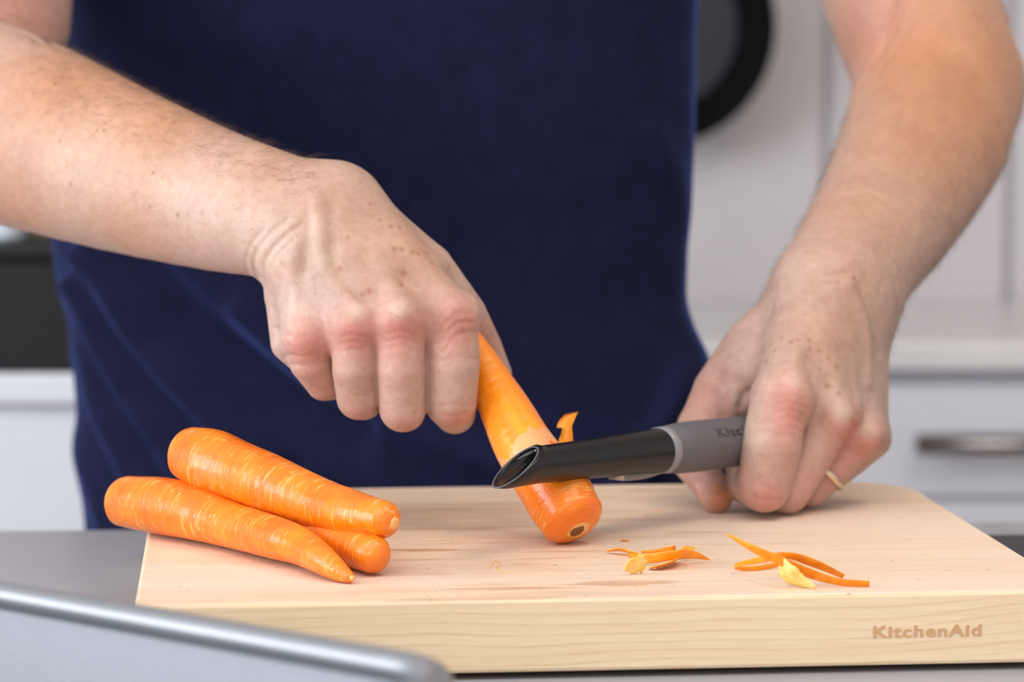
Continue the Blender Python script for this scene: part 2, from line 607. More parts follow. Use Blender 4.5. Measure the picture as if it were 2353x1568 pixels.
def wall_with_opening(name, lo, hi, ax, a0, a1, z0, z1):
    """lo/hi: the wall's box; ax: 0 or 1, the axis it runs along; opening a0..a1, z0..z1"""
    def b(s0, s1, q0, q1):
        l, h = list(lo), list(hi)
        l[ax], h[ax], l[2], h[2] = s0, s1, q0, q1
        return box_geo(l, h)
    return struct(name, join_geo(b(lo[ax], a0, 0, RZ), b(a1, hi[ax], 0, RZ), b(a0, a1, 0, z0), b(a0, a1, z1, RZ)), M['white_wall'])


wall_with_opening('wall_front', (RX0, RY0 - .1, 0), (RX1, RY0, RZ), 0, -1.75, 0.25, 0.95, 2.35)
wall_with_opening('wall_left', (RX0 - .1, RY0, 0), (RX0, RY1, RZ), 1, -0.65, 1.35, 0.90, 2.20)


def window(name, ax, fixed, a0, a1, z0, z1, inward):
    w = empty(name, (0, 0, 0)); w['kind'] = 'structure'
    def b(s0, s1, q0, q1, d=0.03):
        l, h = [0, 0, q0], [0, 0, q1]
        l[ax], h[ax] = s0, s1
        o = 1 - ax
        l[o], h[o] = sorted((fixed + inward * 0.002, fixed + inward * (0.002 + d)))
        return box_geo(l, h, 0.004, 1)
    g = join_geo(b(a0, a0 + .06, z0, z1), b(a1 - .06, a1, z0, z1), b(a0, a1, z0, z0 + .06), b(a0, a1, z1 - .06, z1))
    child('window_frame', g[0], g[1], M['white_wall'], w, False)
    for k in range(1, 4):
        s = a0 + (a1 - a0) * k / 4
        g = b(s - .025, s + .025, z0 + .06, z1 - .06, 0.025)
        child('mullion', g[0], g[1], M['white_wall'], w, False)
    zm = z0 + (z1 - z0) * .62
    g = b(a0 + .06, a1 - .06, zm - .02, zm + .02, 0.02)
    child('transom', g[0], g[1], M['white_wall'], w, False)


window('window_1', 0, RY0, -1.75, 0.25, 0.95, 2.35, 1)
window('window_2', 1, RX0, -0.65, 1.35, 0.90, 2.20, 1)
w3 = empty('added_roof_window', (-0.45, 0.0, RZ)); w3['kind'] = 'structure'  # unseen roof window, added to carry the overhead fill
g = join_geo(box_geo((-1.45, -.9, RZ - .04), (-1.39, .9, RZ - .001)), box_geo((.49, -.9, RZ - .04), (.55, .9, RZ - .001)),
             box_geo((-1.39, -.9, RZ - .04), (.49, -.84, RZ - .001)), box_geo((-1.39, .84, RZ - .04), (.49, .9, RZ - .001)))
child('window_frame', *g, M['white_wall'], w3, False)
for k in (1, 2, 3):
    x = -1.39 + 1.88 * k / 4
    child('mullion', *box_geo((x - .025, -.84, RZ - .035), (x + .025, .84, RZ - .005)), M['white_wall'], w3, False)

# rear wall of upright boards with shallow joints
wb_ = struct('wall_back', box_geo((RX0, RY1 + .012, 0), (RX1, RY1 + .1, RZ)), M['wall'])
seams = [-2.3, -1.9, -1.5, -1.1, -0.7, -0.3, 0.08, 0.318, 0.505, 0.72, 1.1, 1.5, 1.9, 2.1]
for a, b in zip(seams[:-1], seams[1:]):
    g = box_geo((a + .003, RY1, 0.0), (b - .003, RY1 + .013, RZ), 0.004, 1)
    child('wall_panel', g[0], g[1], M['wall'], wb_, False)

# ------------------------------------------------------------------ rear kitchen
ZC = ZB - 0.032                          # height of the worktops


def cabinet(name, x0, x1, yf, yb, label, mat, drawers, handle_len=0.16):
    c = empty(name, ((x0 + x1) / 2, (yf + yb) / 2, 0), label, 'cabinet')
    g = box_geo((x0, yf + .02, 0.10), (x1, yb, ZC - .026))
    child('carcass', g[0], g[1], mat, c, False)
    g = box_geo((x0 + .01, yf + .06, 0.0), (x1 - .01, yb, 0.10))
    child('plinth', g[0], g[1], M['black_matte'], c, False)
    for (q0, q1) in drawers:
        g = box_geo((x0 + .002, yf, q0), (x1 - .002, yf + .019, q1), 0.002, 2)
        d = child('drawer', g[0], g[1], mat, c, False)
        zc = (q0 + q1) / 2
        xm = (x0 + x1) / 2
        hl = handle_len / 2
        bar = tube([(xm - hl, yf - .028, zc), (xm + hl, yf - .028, zc)], 0.009, 16)
        posts = [tube([(xm + s * (hl - .02), yf + .001, zc), (xm + s * (hl - .02), yf - .028, zc)], 0.005, 10) for s in (-1, 1)]
        g = join_geo(bar, *posts)
        h = child('handle', g[0], g[1], M['handle'], d)
    return c


YF = 2.57
zt = ZC - .026
DR = [(zt - .112, zt - .012), (zt - .33, zt - .116), (zt - .58, zt - .334), (0.105, zt - .584)]
cabinet('drawer_cabinet', 0.25, 0.85, YF, RY1 - .001, 'pale grey drawer cabinet with a long bar handle, right of the right-side hand', M['cab'], DR, 0.40)
cabinet('drawer_cabinet', 0.85, 1.30, YF, RY1 - .001, 'pale grey drawer cabinet at the far right end of the rear worktop', M['cab'], DR, 0.30)
cabinet('drawer_cabinet', -0.15, 0.25, YF, RY1 - .001, 'pale grey drawer cabinet half hidden behind the navy T-shirt', M['cab'], DR, 0.16)
g = box_geo((-0.15, YF - .02, ZC - .025), (1.31, RY1 - .001, ZC), 0.004, 2)
tag(solo('rear_worktop', *g, M['stone'], False), 'pale stone worktop along the rear wall over the grey drawers', 'worktop')

YL = 2.30
cabinet('base_cabinet', -0.80, -0.20, YL, RY1 - .001, 'white base cabinet behind the person at the left edge of the picture', M['cab_left'],
        [(0.105, zt - .36), (zt - .356, zt - .001)], 0.2)
g = box_geo((-0.95, YL - .012, ZC - .025), (-0.19, RY1 - .001, ZC), 0.004, 2)
tag(solo('left_worktop', *g, M['cab_left'], False), 'white worktop under the black box at the left', 'worktop')

# black bread box, with two small pots on its lid
bx = empty('bread_box', (-0.49, 2.42, ZC), 'matte black box standing on the white worktop at the left', 'box')
g = box_geo((-0.76, YL - .004, ZC + .0005), (-0.24, 2.56, ZC + .088), 0.006, 2)
child('box_body', *g, M['black_matte'], bx, False)
g = box_geo((-0.765, YL - .008, ZC + .0885), (-0.235, 2.565, ZC + .099), 0.004, 2)
child('lid', *g, M['black_matte'], bx, False)
zl = ZC + .0995


def pot(name, c, r, h, mat, label, lidmat):
    e = empty(name, (c[0], c[1], zl), label, 'pot')
    g = lathe([(r * .9, 0), (r, .004), (r, h - .004), (r * .95, h)], 32, (c[0], c[1], zl))
    child('pot_body', *g, mat, e)
    g = lathe([(r * .97, 0), (r * .97, .006), (r * .4, .012), (r * .2, .02)], 32, (c[0], c[1], zl + h + .0003))
    child('pot_lid', *g, lidmat, e)


q = P(10, 540, 2.38)
pot('ceramic_pot', q, 0.017, 0.06, M['ceramic'], 'small white glazed pot on the black box at the left', M['ceramic'])
q = P(88, 540, 2.42)
pot('wooden_pot', q, 0.016, 0.05, M['wood_brown'], 'small brown wooden pot on the black box beside the white pot', M['wood_brown'])

# frying pan hanging flat against the wall, open side to the room
pc = P(1502, 62, 2.955)
pan = empty('frying_pan', pc, 'black frying pan hanging on the rear wall behind the shoulder', 'pan')
RX = np.array([[1, 0, 0], [0, 0, -1], [0, 1, 0]]).T      # local z -> towards the camera (-y)
Rp = np.array([[1, 0, 0], [0, 0, -1], [0, 1, 0]])
R0 = 0.118
prof = [(0.001, 0.0), (0.080, 0.0), (0.090, 0.006), (R0 - .002, 0.038), (R0, 0.040), (R0 - .003, 0.0405), (0.088, 0.009), (0.083, 0.0045)]
child('pan_wall', *lathe(prof, 72, pc, Rp), M['pan_black'], pan)
child('cooking_surface', *lathe([(0.084, 0.0), (0.084, 0.0052), (0.080, 0.0056), (0.001, 0.0056)], 72, pc, Rp), M['pan_inside'], pan)
hp = [pc + np.array([0, -.028, .112]), pc + np.array([0, -.035, .16]), pc + np.array([0, -.028, .24]), pc + np.array([0, -.018, .30])]
hv, hf = tube(spline(hp, 16), np.linspace(.009, .012, 16), 16)
child('handle', hv, hf, M['pan_black'], pan)
hk = empty('wall_hook', (pc[0], RY1 - .001, pc[2] + .27), 'steel hook on the rear wall that carries the frying pan', 'hook')
g = tube([(pc[0], RY1 + .004, pc[2] + .285), (pc[0], RY1 - .09, pc[2] + .285), (pc[0], RY1 - .095, pc[2] + .30)], .003, 10)
child('peg', *g, M['steel'], hk)

# ------------------------------------------------------------------ the island worktop in front
A = PZ(0, 1219, -0.032); B = PZ(2353, 1198, -0.032)
ux = (B - A)[:2]; ux /= np.linalg.norm(ux); uy = np.array([-ux[1], ux[0]])
ROTI = math.atan2(ux[1], ux[0])


def rot_geo(geo, ang, org):
    v = np.array(geo[0]); c, s = math.cos(ang), math.sin(ang)
    x = v[:, 0] * c - v[:, 1] * s + org[0]
    y = v[:, 0] * s + v[:, 1] * c + org[1]
    return np.column_stack([x, y, v[:, 2]]), geo[1]


org = A[:2] + ux * ((0 - A[0]) / ux[0])
g = rot_geo(box_geo((-0.9, -0.92, ZC - .03), (0.85, 0.0, ZC), 0.003, 2), ROTI, org)
tag(solo('island_worktop', *g, M['island_stone'], False), 'pale grey polished island worktop under the cutting board', 'worktop')
isl = empty('island_cabinet', (org[0], org[1] - .45, 0), 'white island cabinet carrying the polished worktop', 'cabinet')
g = rot_geo(box_geo((-0.86, -0.88, 0.1), (0.81, -0.04, ZC - .0305)), ROTI, org)
child('carcass', *g, M['cab'], isl, False)
g = rot_geo(box_geo((-0.83, -0.83, 0.0), (0.78, -0.09, 0.1)), ROTI, org)
child('plinth', *g, M['black_matte'], isl, False)
# black hob glass let into the worktop at the far right
h0 = PZ(2240, 1238, -0.030)
hob = empty('induction_hob', (h0[0] + .2, h0[1] - .2, ZC), 'black glass hob on the island at the right edge behind the board', 'hob')
lx = (h0[:2] - org) @ ux
ly = (h0[:2] - org) @ uy
g = rot_geo(box_geo((lx - .004, ly - .42, ZC + .0003), (lx + .5, ly, ZC + .004), 0.001, 1), ROTI, org)
child('glass_plate', *g, M['black_glass'], hob, False)

# ------------------------------------------------------------------ cutting board
FL, FR, BR, BL = (PZ(*q, 0.0) for q in ((308, 1392), (2478, 1355), (2075, 1113), (328, 1120)))
bx_ = (FR - FL)[:2]; BW = np.linalg.norm(bx_); bx_ /= BW
by_ = np.array([-bx_[1], bx_[0]])
BD = 0.5 * ((BL - FL)[:2] @ by_ + (BR - FR)[:2] @ by_)
BT = 0.0292
ROTB = math.atan2(bx_[1], bx_[0])
board = empty('cutting_board', (FL[0], FL[1], ZC), 'thick maple cutting board under the carrots and hands', 'cutting board')


def rounded_plate(w, d, r, z0, z1, bev, seg=10):
    pts = []
    for (cx, cy, a0) in ((w - r[1], r[1], -90), (w - r[2], d - r[2], 0), (r[3], d - r[3], 90), (r[0], r[0], 180)):
        rr = {(-90): r[1], 0: r[2], 90: r[3], 180: r[0]}[a0]
        for k in range(seg + 1):
            a = math.radians(a0 + 90 * k / seg)
            pts.append((cx + rr * math.cos(a), cy + rr * math.sin(a), cx, cy))
    pts = np.array([(p[0], p[1]) for p in pts])
    cen = np.array([w / 2, d / 2])
    def ring(off, z):
        # inset by off along the outline's normal
        nx = np.roll(pts, -1, 0) - np.roll(pts, 1, 0)
        nrm = np.column_stack([nx[:, 1], -nx[:, 0]]); nrm /= np.linalg.norm(nrm, axis=1)[:, None]
        q = pts - nrm * off
        return np.column_stack([q, np.full(len(q), z)])
    rings = [ring(bev, z0), ring(bev * .3, z0 + bev * .3), ring(0, z0 + bev), ring(0, z1 - bev), ring(bev * .3, z1 - bev * .3), ring(bev, z1)]
    n = len(pts)
    V = np.vstack(rings)
    f = grid_faces(len(rings), n)
    f.append(list(range(n))[::-1]); f.append([(len(rings) - 1) * n + j for j in range(n)])
    return V, f


g = rounded_plate(BW, BD, (.006, .02, .035, .02), 0.0, BT, .0016)
slab = link('board_slab', mesh_from('board_slab', g[0], g[1], False), M['board'], board)
slab.location = (0, 0, ZB - ZC - BT)
slab.rotation_euler = (0, 0, ROTB)
for (fx, fy) in ((.05, .05), (BW - .05, .05), (BW - .05, BD - .05), (.05, BD - .05)):
    g = lathe([(.009, 0), (.010, .001), (.010, ZB - ZC - BT - .0001)], 24)
    ft = link('foot', mesh_from('foot', *g), M['rubber'], board)
    ft.location = (fx * bx_[0] + fy * by_[0], fx * bx_[1] + fy * by_[1], 0.0002)


def text_mesh(body, size, bold=0.0, extrude=0.0002):
    cu = bpy.data.curves.new('lettering', 'FONT')
    cu.body = body; cu.size = size; cu.extrude = extrude
    cu.space_character = 1.12
    to = bpy.data.objects.new('lettering_source', cu)
    COL.objects.link(to)
    bpy.context.view_layer.update()
    me = bpy.data.meshes.new_from_object(to.evaluated_get(bpy.context.evaluated_depsgraph_get()))
    bpy.data.objects.remove(to)
    if bold:                                     # heavier strokes: the outline repeated with small shifts
        bm = bmesh.new()
        for k, (dx, dy) in enumerate(((0, 0), (1, .6), (-1, .6), (1, -.6), (-1, -.6), (.5, 1), (-.5, -1))):
            n0 = len(bm.verts)
            bm.from_mesh(me)
            bm.verts.ensure_lookup_table()
            for v in bm.verts[n0:]:
                v.co.x += dx * bold; v.co.y += dy * bold; v.co.z += k * 0.000003
        bm.to_mesh(me); bm.free()
    return me


me = text_mesh('KitchenAid', 0.0066, 0.00022, 0.00012)
co = np.array([v.co[:] for v in me.vertices])
tw = co[:, 0].max() - co[:, 0].min()
for v in me.vertices:
    v.co.x = (v.co.x - co[:, 0].min()) * (0.0436 / tw)
me.name = 'lettering'
let = link('lettering', me, M['lettering'], slab)
lp = PZ(2006, 1465, 0.0)
# where the sight line of the word's start meets the front face
def on_front(px, py):
    a = (px - CX) / F; b = (CY - py) / F
    d = np.array([a, CP + b * SP, -SP + b * CP])
    n = np.array([-by_[0], -by_[1], 0.0])
    return CAM + d * (((FL - CAM) @ n) / (d @ n))
q0 = on_front(2006, 1466)
let.location = (((q0 - FL)[:2] @ bx_), -0.00005, q0[2] - (ZB - BT))
let.rotation_euler = (math.pi / 2, 0, 0)

# ------------------------------------------------------------------ roasting tin in front
TR = 0.022
T0 = PZ(0, 1348, TR); T1 = PZ(1152, 1552, TR)
tx = (T1 - T0)[:2]; tx /= np.linalg.norm(tx); ty = np.array([tx[1], -tx[0]])   # ty points to the camera
TW, TD = 0.42, 0.25
tin = empty('roasting_tin', (T1[0], T1[1], ZC), 'grey metal roasting tin in the foreground before the cutting board', 'roasting tin')


def tin_ring(inset, z, rad, n=14):
    out = []
    w, d = TW - 2 * inset, TD - 2 * inset
    for (cx, cy, a0) in ((rad, rad, 180), (w - rad, rad, 270), (w - rad, d - rad, 0), (rad, d - rad, 90)):
        for k in range(n + 1):
            a = math.radians(a0 + 90 * k / n)
            out.append((cx + rad * math.cos(a) + inset, cy + rad * math.sin(a) + inset))
    o = np.array(out)
    # local (u from the right corner leftwards, v to the camera)
    xy = T1[:2] - np.outer(o[:, 0], tx) + np.outer(o[:, 1], ty)
    return np.column_stack([xy, np.full(len(xy), z)])


zr = ZB + TR
zb = ZC + .0005
rings = [tin_ring(.030, zb, .030), tin_ring(.022, zb + .002, .034), tin_ring(.018, zb + .008, .036), tin_ring(.004, zr - .004, .034),
         tin_ring(.003, zr, .034), tin_ring(.0046, zr, .033), tin_ring(.0055, zr - .004, .033), tin_ring(.0195, zb + .009, .035),
         tin_ring(.023, zb + .004, .033), tin_ring(.031, zb + .0018, .029)]
n = len(rings[0])
V = np.vstack(rings)
f = grid_faces(len(rings), n)
f.append(list(range(n))); f.append([(len(rings) - 1) * n + j for j in range(n)][::-1])
child('tin_body', V, f, M['tin'], tin)
rp = tin_ring(.0040, zr - .002, .034)
keep = [i for i in range(n) if np.linalg.norm(rp[i] - rp[i - 1]) > 1e-5]
child('rolled_rim', *tube(rp[keep], 0.0052, 18, closed=True), M['tin_rim'], tin)


# ------------------------------------------------------------------ carrots
def carrot(name, axis_pts, radii, label, mat, seed, tip='cut', blunt0=1.0, group='carrots on the board', scar_dir=None, tipr=0.5, nseg=110):
    """axis from the crown to the tip in world space; the mesh is kept along its own z axis"""
    r = np.random.default_rng(seed)
    ax = spline(np.asarray(axis_pts), nseg)
    rad = spline(np.column_stack([radii, radii]), nseg)[:, 0]
    a, u, w = frame_from(ax[-1] - ax[0], (0, 0, 1))
    Rm = np.column_stack([u, w, a])                    # local -> world
    loc = ax[0]
    L = (ax - loc) @ Rm
    n = 56
    th = np.linspace(0, 2 * np.pi, n, endpoint=False)
    ph = r.uniform(0, 6.28, 8)
    zs = np.linspace(0, 1, nseg)
    V, rows = [], 0
    # rounded crown
    r0 = rad[0]
    caps0 = [(0.02, -0.42), (0.22, -0.46), (0.45, -0.44), (0.66, -0.37), (0.83, -0.25), (0.94, -0.12)]
    for (k, dz) in caps0:
        V += [(L[0][0] + k * r0 * math.cos(t), L[0][1] + k * r0 * math.sin(t), dz * r0 * blunt0) for t in th]; rows += 1
    ringpos = r.uniform(0, 1, 38); ringamp = r.uniform(.15, 1.0, 38); ringph = r.uniform(0, 6.28, 38)
    for i in range(nseg):
        base = rad[i]
        wob = 1 + 0.022 * np.sin(2 * th + ph[0] + 3 * zs[i]) + 0.014 * np.sin(3 * th + ph[1] - 5 * zs[i]) + 0.012 * np.sin(zs[i] * 21 + ph[2] + np.sin(th + ph[3]))
        dd = zs[i] - ringpos[:, None] - 0.004 * np.sin(th[None, :] + ringph[:, None])
        groove = (ringamp[:, None] * np.exp(-(dd / 0.0042) ** 2) * np.clip(np.cos(th[None, :] - ringph[:, None]) + .35, 0, 1)).sum(0)
        rr = base * wob - 0.00035 * groove
        V += list(zip(L[i][0] + rr * np.cos(th), L[i][1] + rr * np.sin(th), np.full(n, L[i][2]))); rows += 1
    r1 = rad[-1]
    ez = L[-1][2]
    caps1 = [(0.95, 0.16), (0.84, 0.36), (0.66, 0.55), (0.45, 0.70), (0.22, 0.78), (0.02, 0.80)]
    for (k, dz) in caps1:
        V += [(L[-1][0] + k * r1 * math.cos(t), L[-1][1] + k * r1 * math.sin(t), ez + dz * r1) for t in th]; rows += 1
    f = grid_faces(rows, n)
    f.append(list(range(n))[::-1]); f.append([(rows - 1) * n + j for j in range(n)])
    V = np.array(V)
    root = bpy.data.objects.new(name, None); COL.objects.link(root)
    root.empty_display_size = .02
    root.matrix_world = Matrix.Translation(Vector(loc)) @ Matrix(Rm.tolist()).to_4x4()
    tag(root, label, 'carrot', group)
    link('carrot_root', mesh_from('carrot_root', V, f), mat, root)
    # crown scar: a shallow rough disc
    def blob(nm, cx, cy, z, rr, hh, m, sgn):
        pv = []
        prof = [(1.0, -.5), (1.0, .15), (.8, .5), (.45, .8 + .2), (.02, .75)]
        rj = r.uniform(.9, 1.1, 20)
        for (k, q) in prof:
            for j in range(20):
                t = 2 * math.pi * j / 20
                pv.append((cx + k * rr * rj[j] * math.cos(t), cy + k * rr * rj[j] * math.sin(t), z + sgn * q * hh))
        ff = grid_faces(len(prof), 20, True, sgn < 0)
        ff.append([(len(prof) - 1) * 20 + j for j in range(20)][::int(sgn)])
        return link(nm, mesh_from(nm, pv, ff), m, root)
    blob('crown_rim', L[0][0], L[0][1], -0.45 * r0 * blunt0, r0 * .36, 0.0007, M['carrot_cut'], -1)
    blob('crown_scar', L[0][0] + .06 * r0, L[0][1], -0.45 * r0 * blunt0 - .0004, r0 * .24, 0.0009, M['carrot_scar'], -1)
    if tip == 'cut':
        blob('tip_end', L[-1][0] + .1 * r1, L[-1][1], ez + .74 * r1, r1 * tipr, 0.0012, M['carrot_cut'], 1)
    elif tip == 'round':
        pass
    else:
        blob('tip_end', L[-1][0], L[-1][1], ez + .78 * r1, r1 * .5, 0.0016, M['carrot_cut'], 1)
    return root


def rest_on_board(root, gap=0.0003):
    bpy.context.view_layer.update()
    pts_ = [root.matrix_world @ Vector(v.co) for c in root.children for v in c.data.vertices]
    lo = min(p.z for p in pts_ if (np.array(p) - FL)[:2] @ bx_ > 0.001)
    m = root.matrix_world.copy()
    m.translation.z += ZB + gap - lo
    root.matrix_world = m


def px_r(r, Y):
    return r * Y / F


# front carrot (lies on the board, its crown overhangs the left edge)
ax = [P(292, 1163, 1.308), P(377, 1174, 1.288), P(456, 1195, 1.269), P(534, 1219, 1.251), P(641, 1252, 1.2166), P(690, 1268, 1.205), P(735, 1295, 1.187), P(776, 1323, 1.176), P(803, 1339, 1.171)]
c_ = carrot('carrot', ax, [px_r(q, y) for q, y in ((60, 1.308), (67, 1.288), (61, 1.269), (54, 1.251), (50, 1.217), (45, 1.205), (37, 1.187), (26, 1.176), (14, 1.171))],
       'front carrot of the pile, slim pointed tip, thick end over the board edge', M['carrot'], 3, 'point')
rest_on_board(c_)
# rear carrot, resting on top of the two others
ax = [P(438, 1043, 1.296), P(490, 1064, 1.284), P(560, 1090, 1.270), P(640, 1122, 1.252), P(755, 1168, 1.226), P(817, 1185, 1.210), P(882, 1196, 1.196)]
c_ = carrot('carrot', ax, [px_r(q, 1.24) for q in (66, 80, 76, 71, 62, 55, 43)],
       'topmost carrot of the pile, lying over the other two with a blunt pale cut tip', M['carrot'], 11, 'cut', tipr=.33)
# the carrot under the pile
ax = [P(500, 1156, 1.330), P(560, 1178, 1.300), P(640, 1205, 1.267), P(750, 1242, 1.228), P(815, 1266, 1.206), P(858, 1284, 1.190)]
c_ = carrot('carrot', ax, [px_r(52, 1.33), px_r(56, 1.3), px_r(56, 1.26), px_r(54, 1.22), px_r(50, 1.2), px_r(44, 1.19)],
       'bottom carrot of the pile, mostly hidden with only its round hairy tip showing', M['carrot'], 23, 'round')
rest_on_board(c_)
# the carrot being peeled, crown down on the board
ax = [P(1315, 1200, 1.266), P(1274, 1130, 1.277), P(1205, 1030, 1.295), P(1150, 925, 1.312), P(1100, 838, 1.324), P(1058, 762, 1.331)]
c_ = carrot('carrot', ax, [px_r(78, 1.27), px_r(82, 1.28), px_r(70, 1.3), px_r(57, 1.315), px_r(45, 1.325), px_r(30, 1.33)],
       'half peeled carrot held upright by the fist under the peeler', M['carrot_peeled'], 31, 'cut', group=None, blunt0=0.9)
rest_on_board(c_)

# ------------------------------------------------------------------ vegetable peeler
H0 = P(1188, 1074, 1.240); H1 = P(1700, 1014, 1.356)
pa = H1 - H0; PL = np.linalg.norm(pa)
pa, pu, pw = frame_from(pa, (0, 0, 1))
if pw[2] < 0: pu, pw = -pu, -pw
peeler = empty('vegetable_peeler', H0, 'black and grey tube-shaped vegetable peeler held across the carrot by the right-side hand', 'peeler')


def ptube(s_r, n=48, cut0=None, cap=True, squash=1.0):
    """rings along the peeler's axis: (s, radius); cut0: slope of the oblique end"""
    V = []
    for i, (s, r) in enumerate(s_r):
        for j in range(n):
            t = 2 * math.pi * j / n
            off = 0.0
            if cut0 is not None:
                off = cut0[i] * math.sin(t) + cut0[i] * .15 * math.cos(t)
            V.append(H0 + pa * (s + off) + r * (math.cos(t) * pu * squash + math.sin(t) * pw))
    f = grid_faces(len(s_r), n)
    if cap:
        f.append(list(range(n))[::-1]); f.append([(len(s_r) - 1) * n + j for j in range(n)])
    V = np.array(V)
    return V, f


def px2s(px):
    # position along the axis under photo column px
    best = min(np.linspace(-.1, PL + .1, 2000), key=lambda s: abs(proj(H0 + pa * s)[0] - px))
    return best


def proj(p):
    d = np.asarray(p) - CAM
    x = d[0]; yv = d[1] * SP + d[2] * CP; zv = d[1] * CP - d[2] * SP
    return CX + F * x / zv, CY - F * yv / zv


sA, sB, sC = px2s(1512), px2s(1525), px2s(1900)
cut = .0125
child('head_tube', *ptube([(0.0020, .0066), (0.0002, .0069), (-0.001, .0074), (0.0002, .0081), (0.003, .0086), (0.0075, .0083), (0.014, .0080), (sA * .5, .0086), (sA, .0101)], 56,
      [cut, cut, cut, cut, cut * .85, cut * .5, cut * .25, 0, 0], cap=False), M['peeler_black'], peeler)
child('rim', *ptube([(-0.0008, .0073), (-0.0015, .0076), (-0.0012, .0080), (-0.0003, .0079)], 56, [cut] * 4, cap=False), M['peeler_rim'], peeler)
child('scoop', *ptube([(0.0006, .0070), (0.0018, .0062), (0.0034, .0048), (0.0045, .0030), (0.0049, .0003)], 56, [cut, cut * .92, cut * .72, cut * .45, cut * .04], cap=False), M['peeler_gloss'], peeler)
child('collar', *ptube([(sA - .0002, .0099), (sA, .0104), (sB + .001, .0106), (sB + .0014, .0101)], 56), M['peeler_ring'], peeler)
grip = child('grip', *ptube([(sB + .0015, .0100), (sB + .0022, .0107), (sB + .010, .0114), (sB + .022, .0117), ((sB + sC) / 2, .0113), (sC - .006, .0108), (sC - .001, .008), (sC, .003)], 56), M['peeler_grey'], peeler)

# print on the grip, wrapped round it
me = text_mesh('KitchenAid', 0.0075, 0.0002, 0.0)
cw = np.array([v.co[:] for v in me.vertices])
sk = 0.052 / (cw[:, 0].max() - cw[:, 0].min())
s_txt = px2s(1606)
for v in me.vertices:
    x, y = v.co.x * sk, v.co.y * .85
    phi = math.radians(62) - 0 * x
    # angle about the axis measured from the camera-facing side upwards
    t = math.radians(24) + (y) / .0116
    rr = .01178
    front = -pu if pu[1] > 0 else pu
    p = H0 + pa * (s_txt + x) + rr * (math.cos(t) * front + math.sin(t) * pw) - np.array(peeler.location)
    v.co = Vector(p)
me.name = 'grip_lettering'
tl = link('grip_lettering', me, M['peeler_text'], grip)
# blade on the far side, against the carrot, and the clear guard below the tube
back = pu if pu[1] > 0 else -pu
bl = []
for s in np.linspace(.012, .052, 12):
    for (k, zz) in ((.0070, .0030), (.0094, .0018), (.0094, -.0022), (.0070, -.0050)):
        c = H0 + pa * s + back * k + pw * zz
        bl += [c, c + back * .0005]
V = np.array(bl); f = []
for i in range(11):
    for j in range(3):
        a = i * 8 + j * 2
        f += [[a, a + 2, a + 10, a + 8], [a + 1, a + 9, a + 11, a + 3]]
    f += [[i * 8, i * 8 + 8, i * 8 + 9, i * 8 + 1], [i * 8 + 6, i * 8 + 7, i * 8 + 15, i * 8 + 14]]
child('blade', V, f, M['steel'], peeler, False)
front = -back
gv = []
s0, s1 = px2s(1400), px2s(1530)
NG = 20
for i in range(NG):
    t = i / (NG - 1)
    s = s0 + (s1 - s0) * t
    rt = .0079 + (.0100 - .0079) * (s / sA)
    drop = .0024 * math.sin(math.pi * min(1, t * 1.15 + .06)) ** .6 * (1 - .35 * t)
    wd = .004 * min(1, 6 * t + .15)
    c0 = H0 + pa * s - pw * (rt - .0012)
    for (a, b) in ((-wd, 0), (wd, 0), (wd * .8, -drop - .001), (-wd * .8, -drop - .001)):
        gv.append(c0 + front * a + pw * b)
f = grid_faces(NG, 4) + [[0, 1, 2, 3], [(NG - 1) * 4 + k for k in (3, 2, 1, 0)]]
child('clear_guard', np.array(gv), f, M['clear'], peeler)


# ------------------------------------------------------------------ carrot peelings
def ribbon(name, pts, widths, wdirs, mat, label, thick=.0006, n=40, group=None, teeth=0.0, cat='peeling', seed=1):
    """a thin solid strip along pts; wdirs: direction of its width at every control point"""
    r = np.random.default_rng(seed)
    c = spline(np.asarray(pts, float), n)
    w = spline(np.column_stack([widths, widths]), n)[:, 0] * 1.2
    d = spline(np.asarray(wdirs, float), n)
    V = []
    K = 7
    for i in range(n):
        t = c[min(i + 1, n - 1)] - c[max(i - 1, 0)]; t /= np.linalg.norm(t)
        dd = d[i] - t * (d[i] @ t); dd /= np.linalg.norm(dd)
        nn = np.cross(t, dd)
        e0, e1 = (1 + teeth * r.uniform(-1, 1)), (1 + teeth * r.uniform(-1, 1))
        for sgn in (1, -1):
            for k in range(K):
                q = (k / (K - 1) - .5) * sgn
                ww = w[i] * (e0 if q > 0 else e1)
                V.append(c[i] + dd * ww * q + nn * (sgn * thick / 2 * (1 - 1.3 * abs(q)) + .25 * ww * (.25 - q * q) * .5))
    f = grid_faces(n, 2 * K)
    f.append(list(range(2 * K))[::-1]); f.append([(n - 1) * 2 * K + k for k in range(2 * K)])
    V = np.array(V)
    lowest = V[:, 2].min()
    if lowest < ZB + .0001 and cat == 'peeling':
        V[:, 2] = np.where(V[:, 2] < ZB + .0001, ZB + .0001, V[:, 2])
    o = solo(name, V, f, mat)
    return tag(o, label, cat, group)


def S(px, py, z):
    return PZ(px, py, z)


up = np.array([0, 0, 1.0]); toc = np.array([0, -1.0, 0]); right = np.array([1.0, 0, 0])
GP = 'carrot peelings on the board'
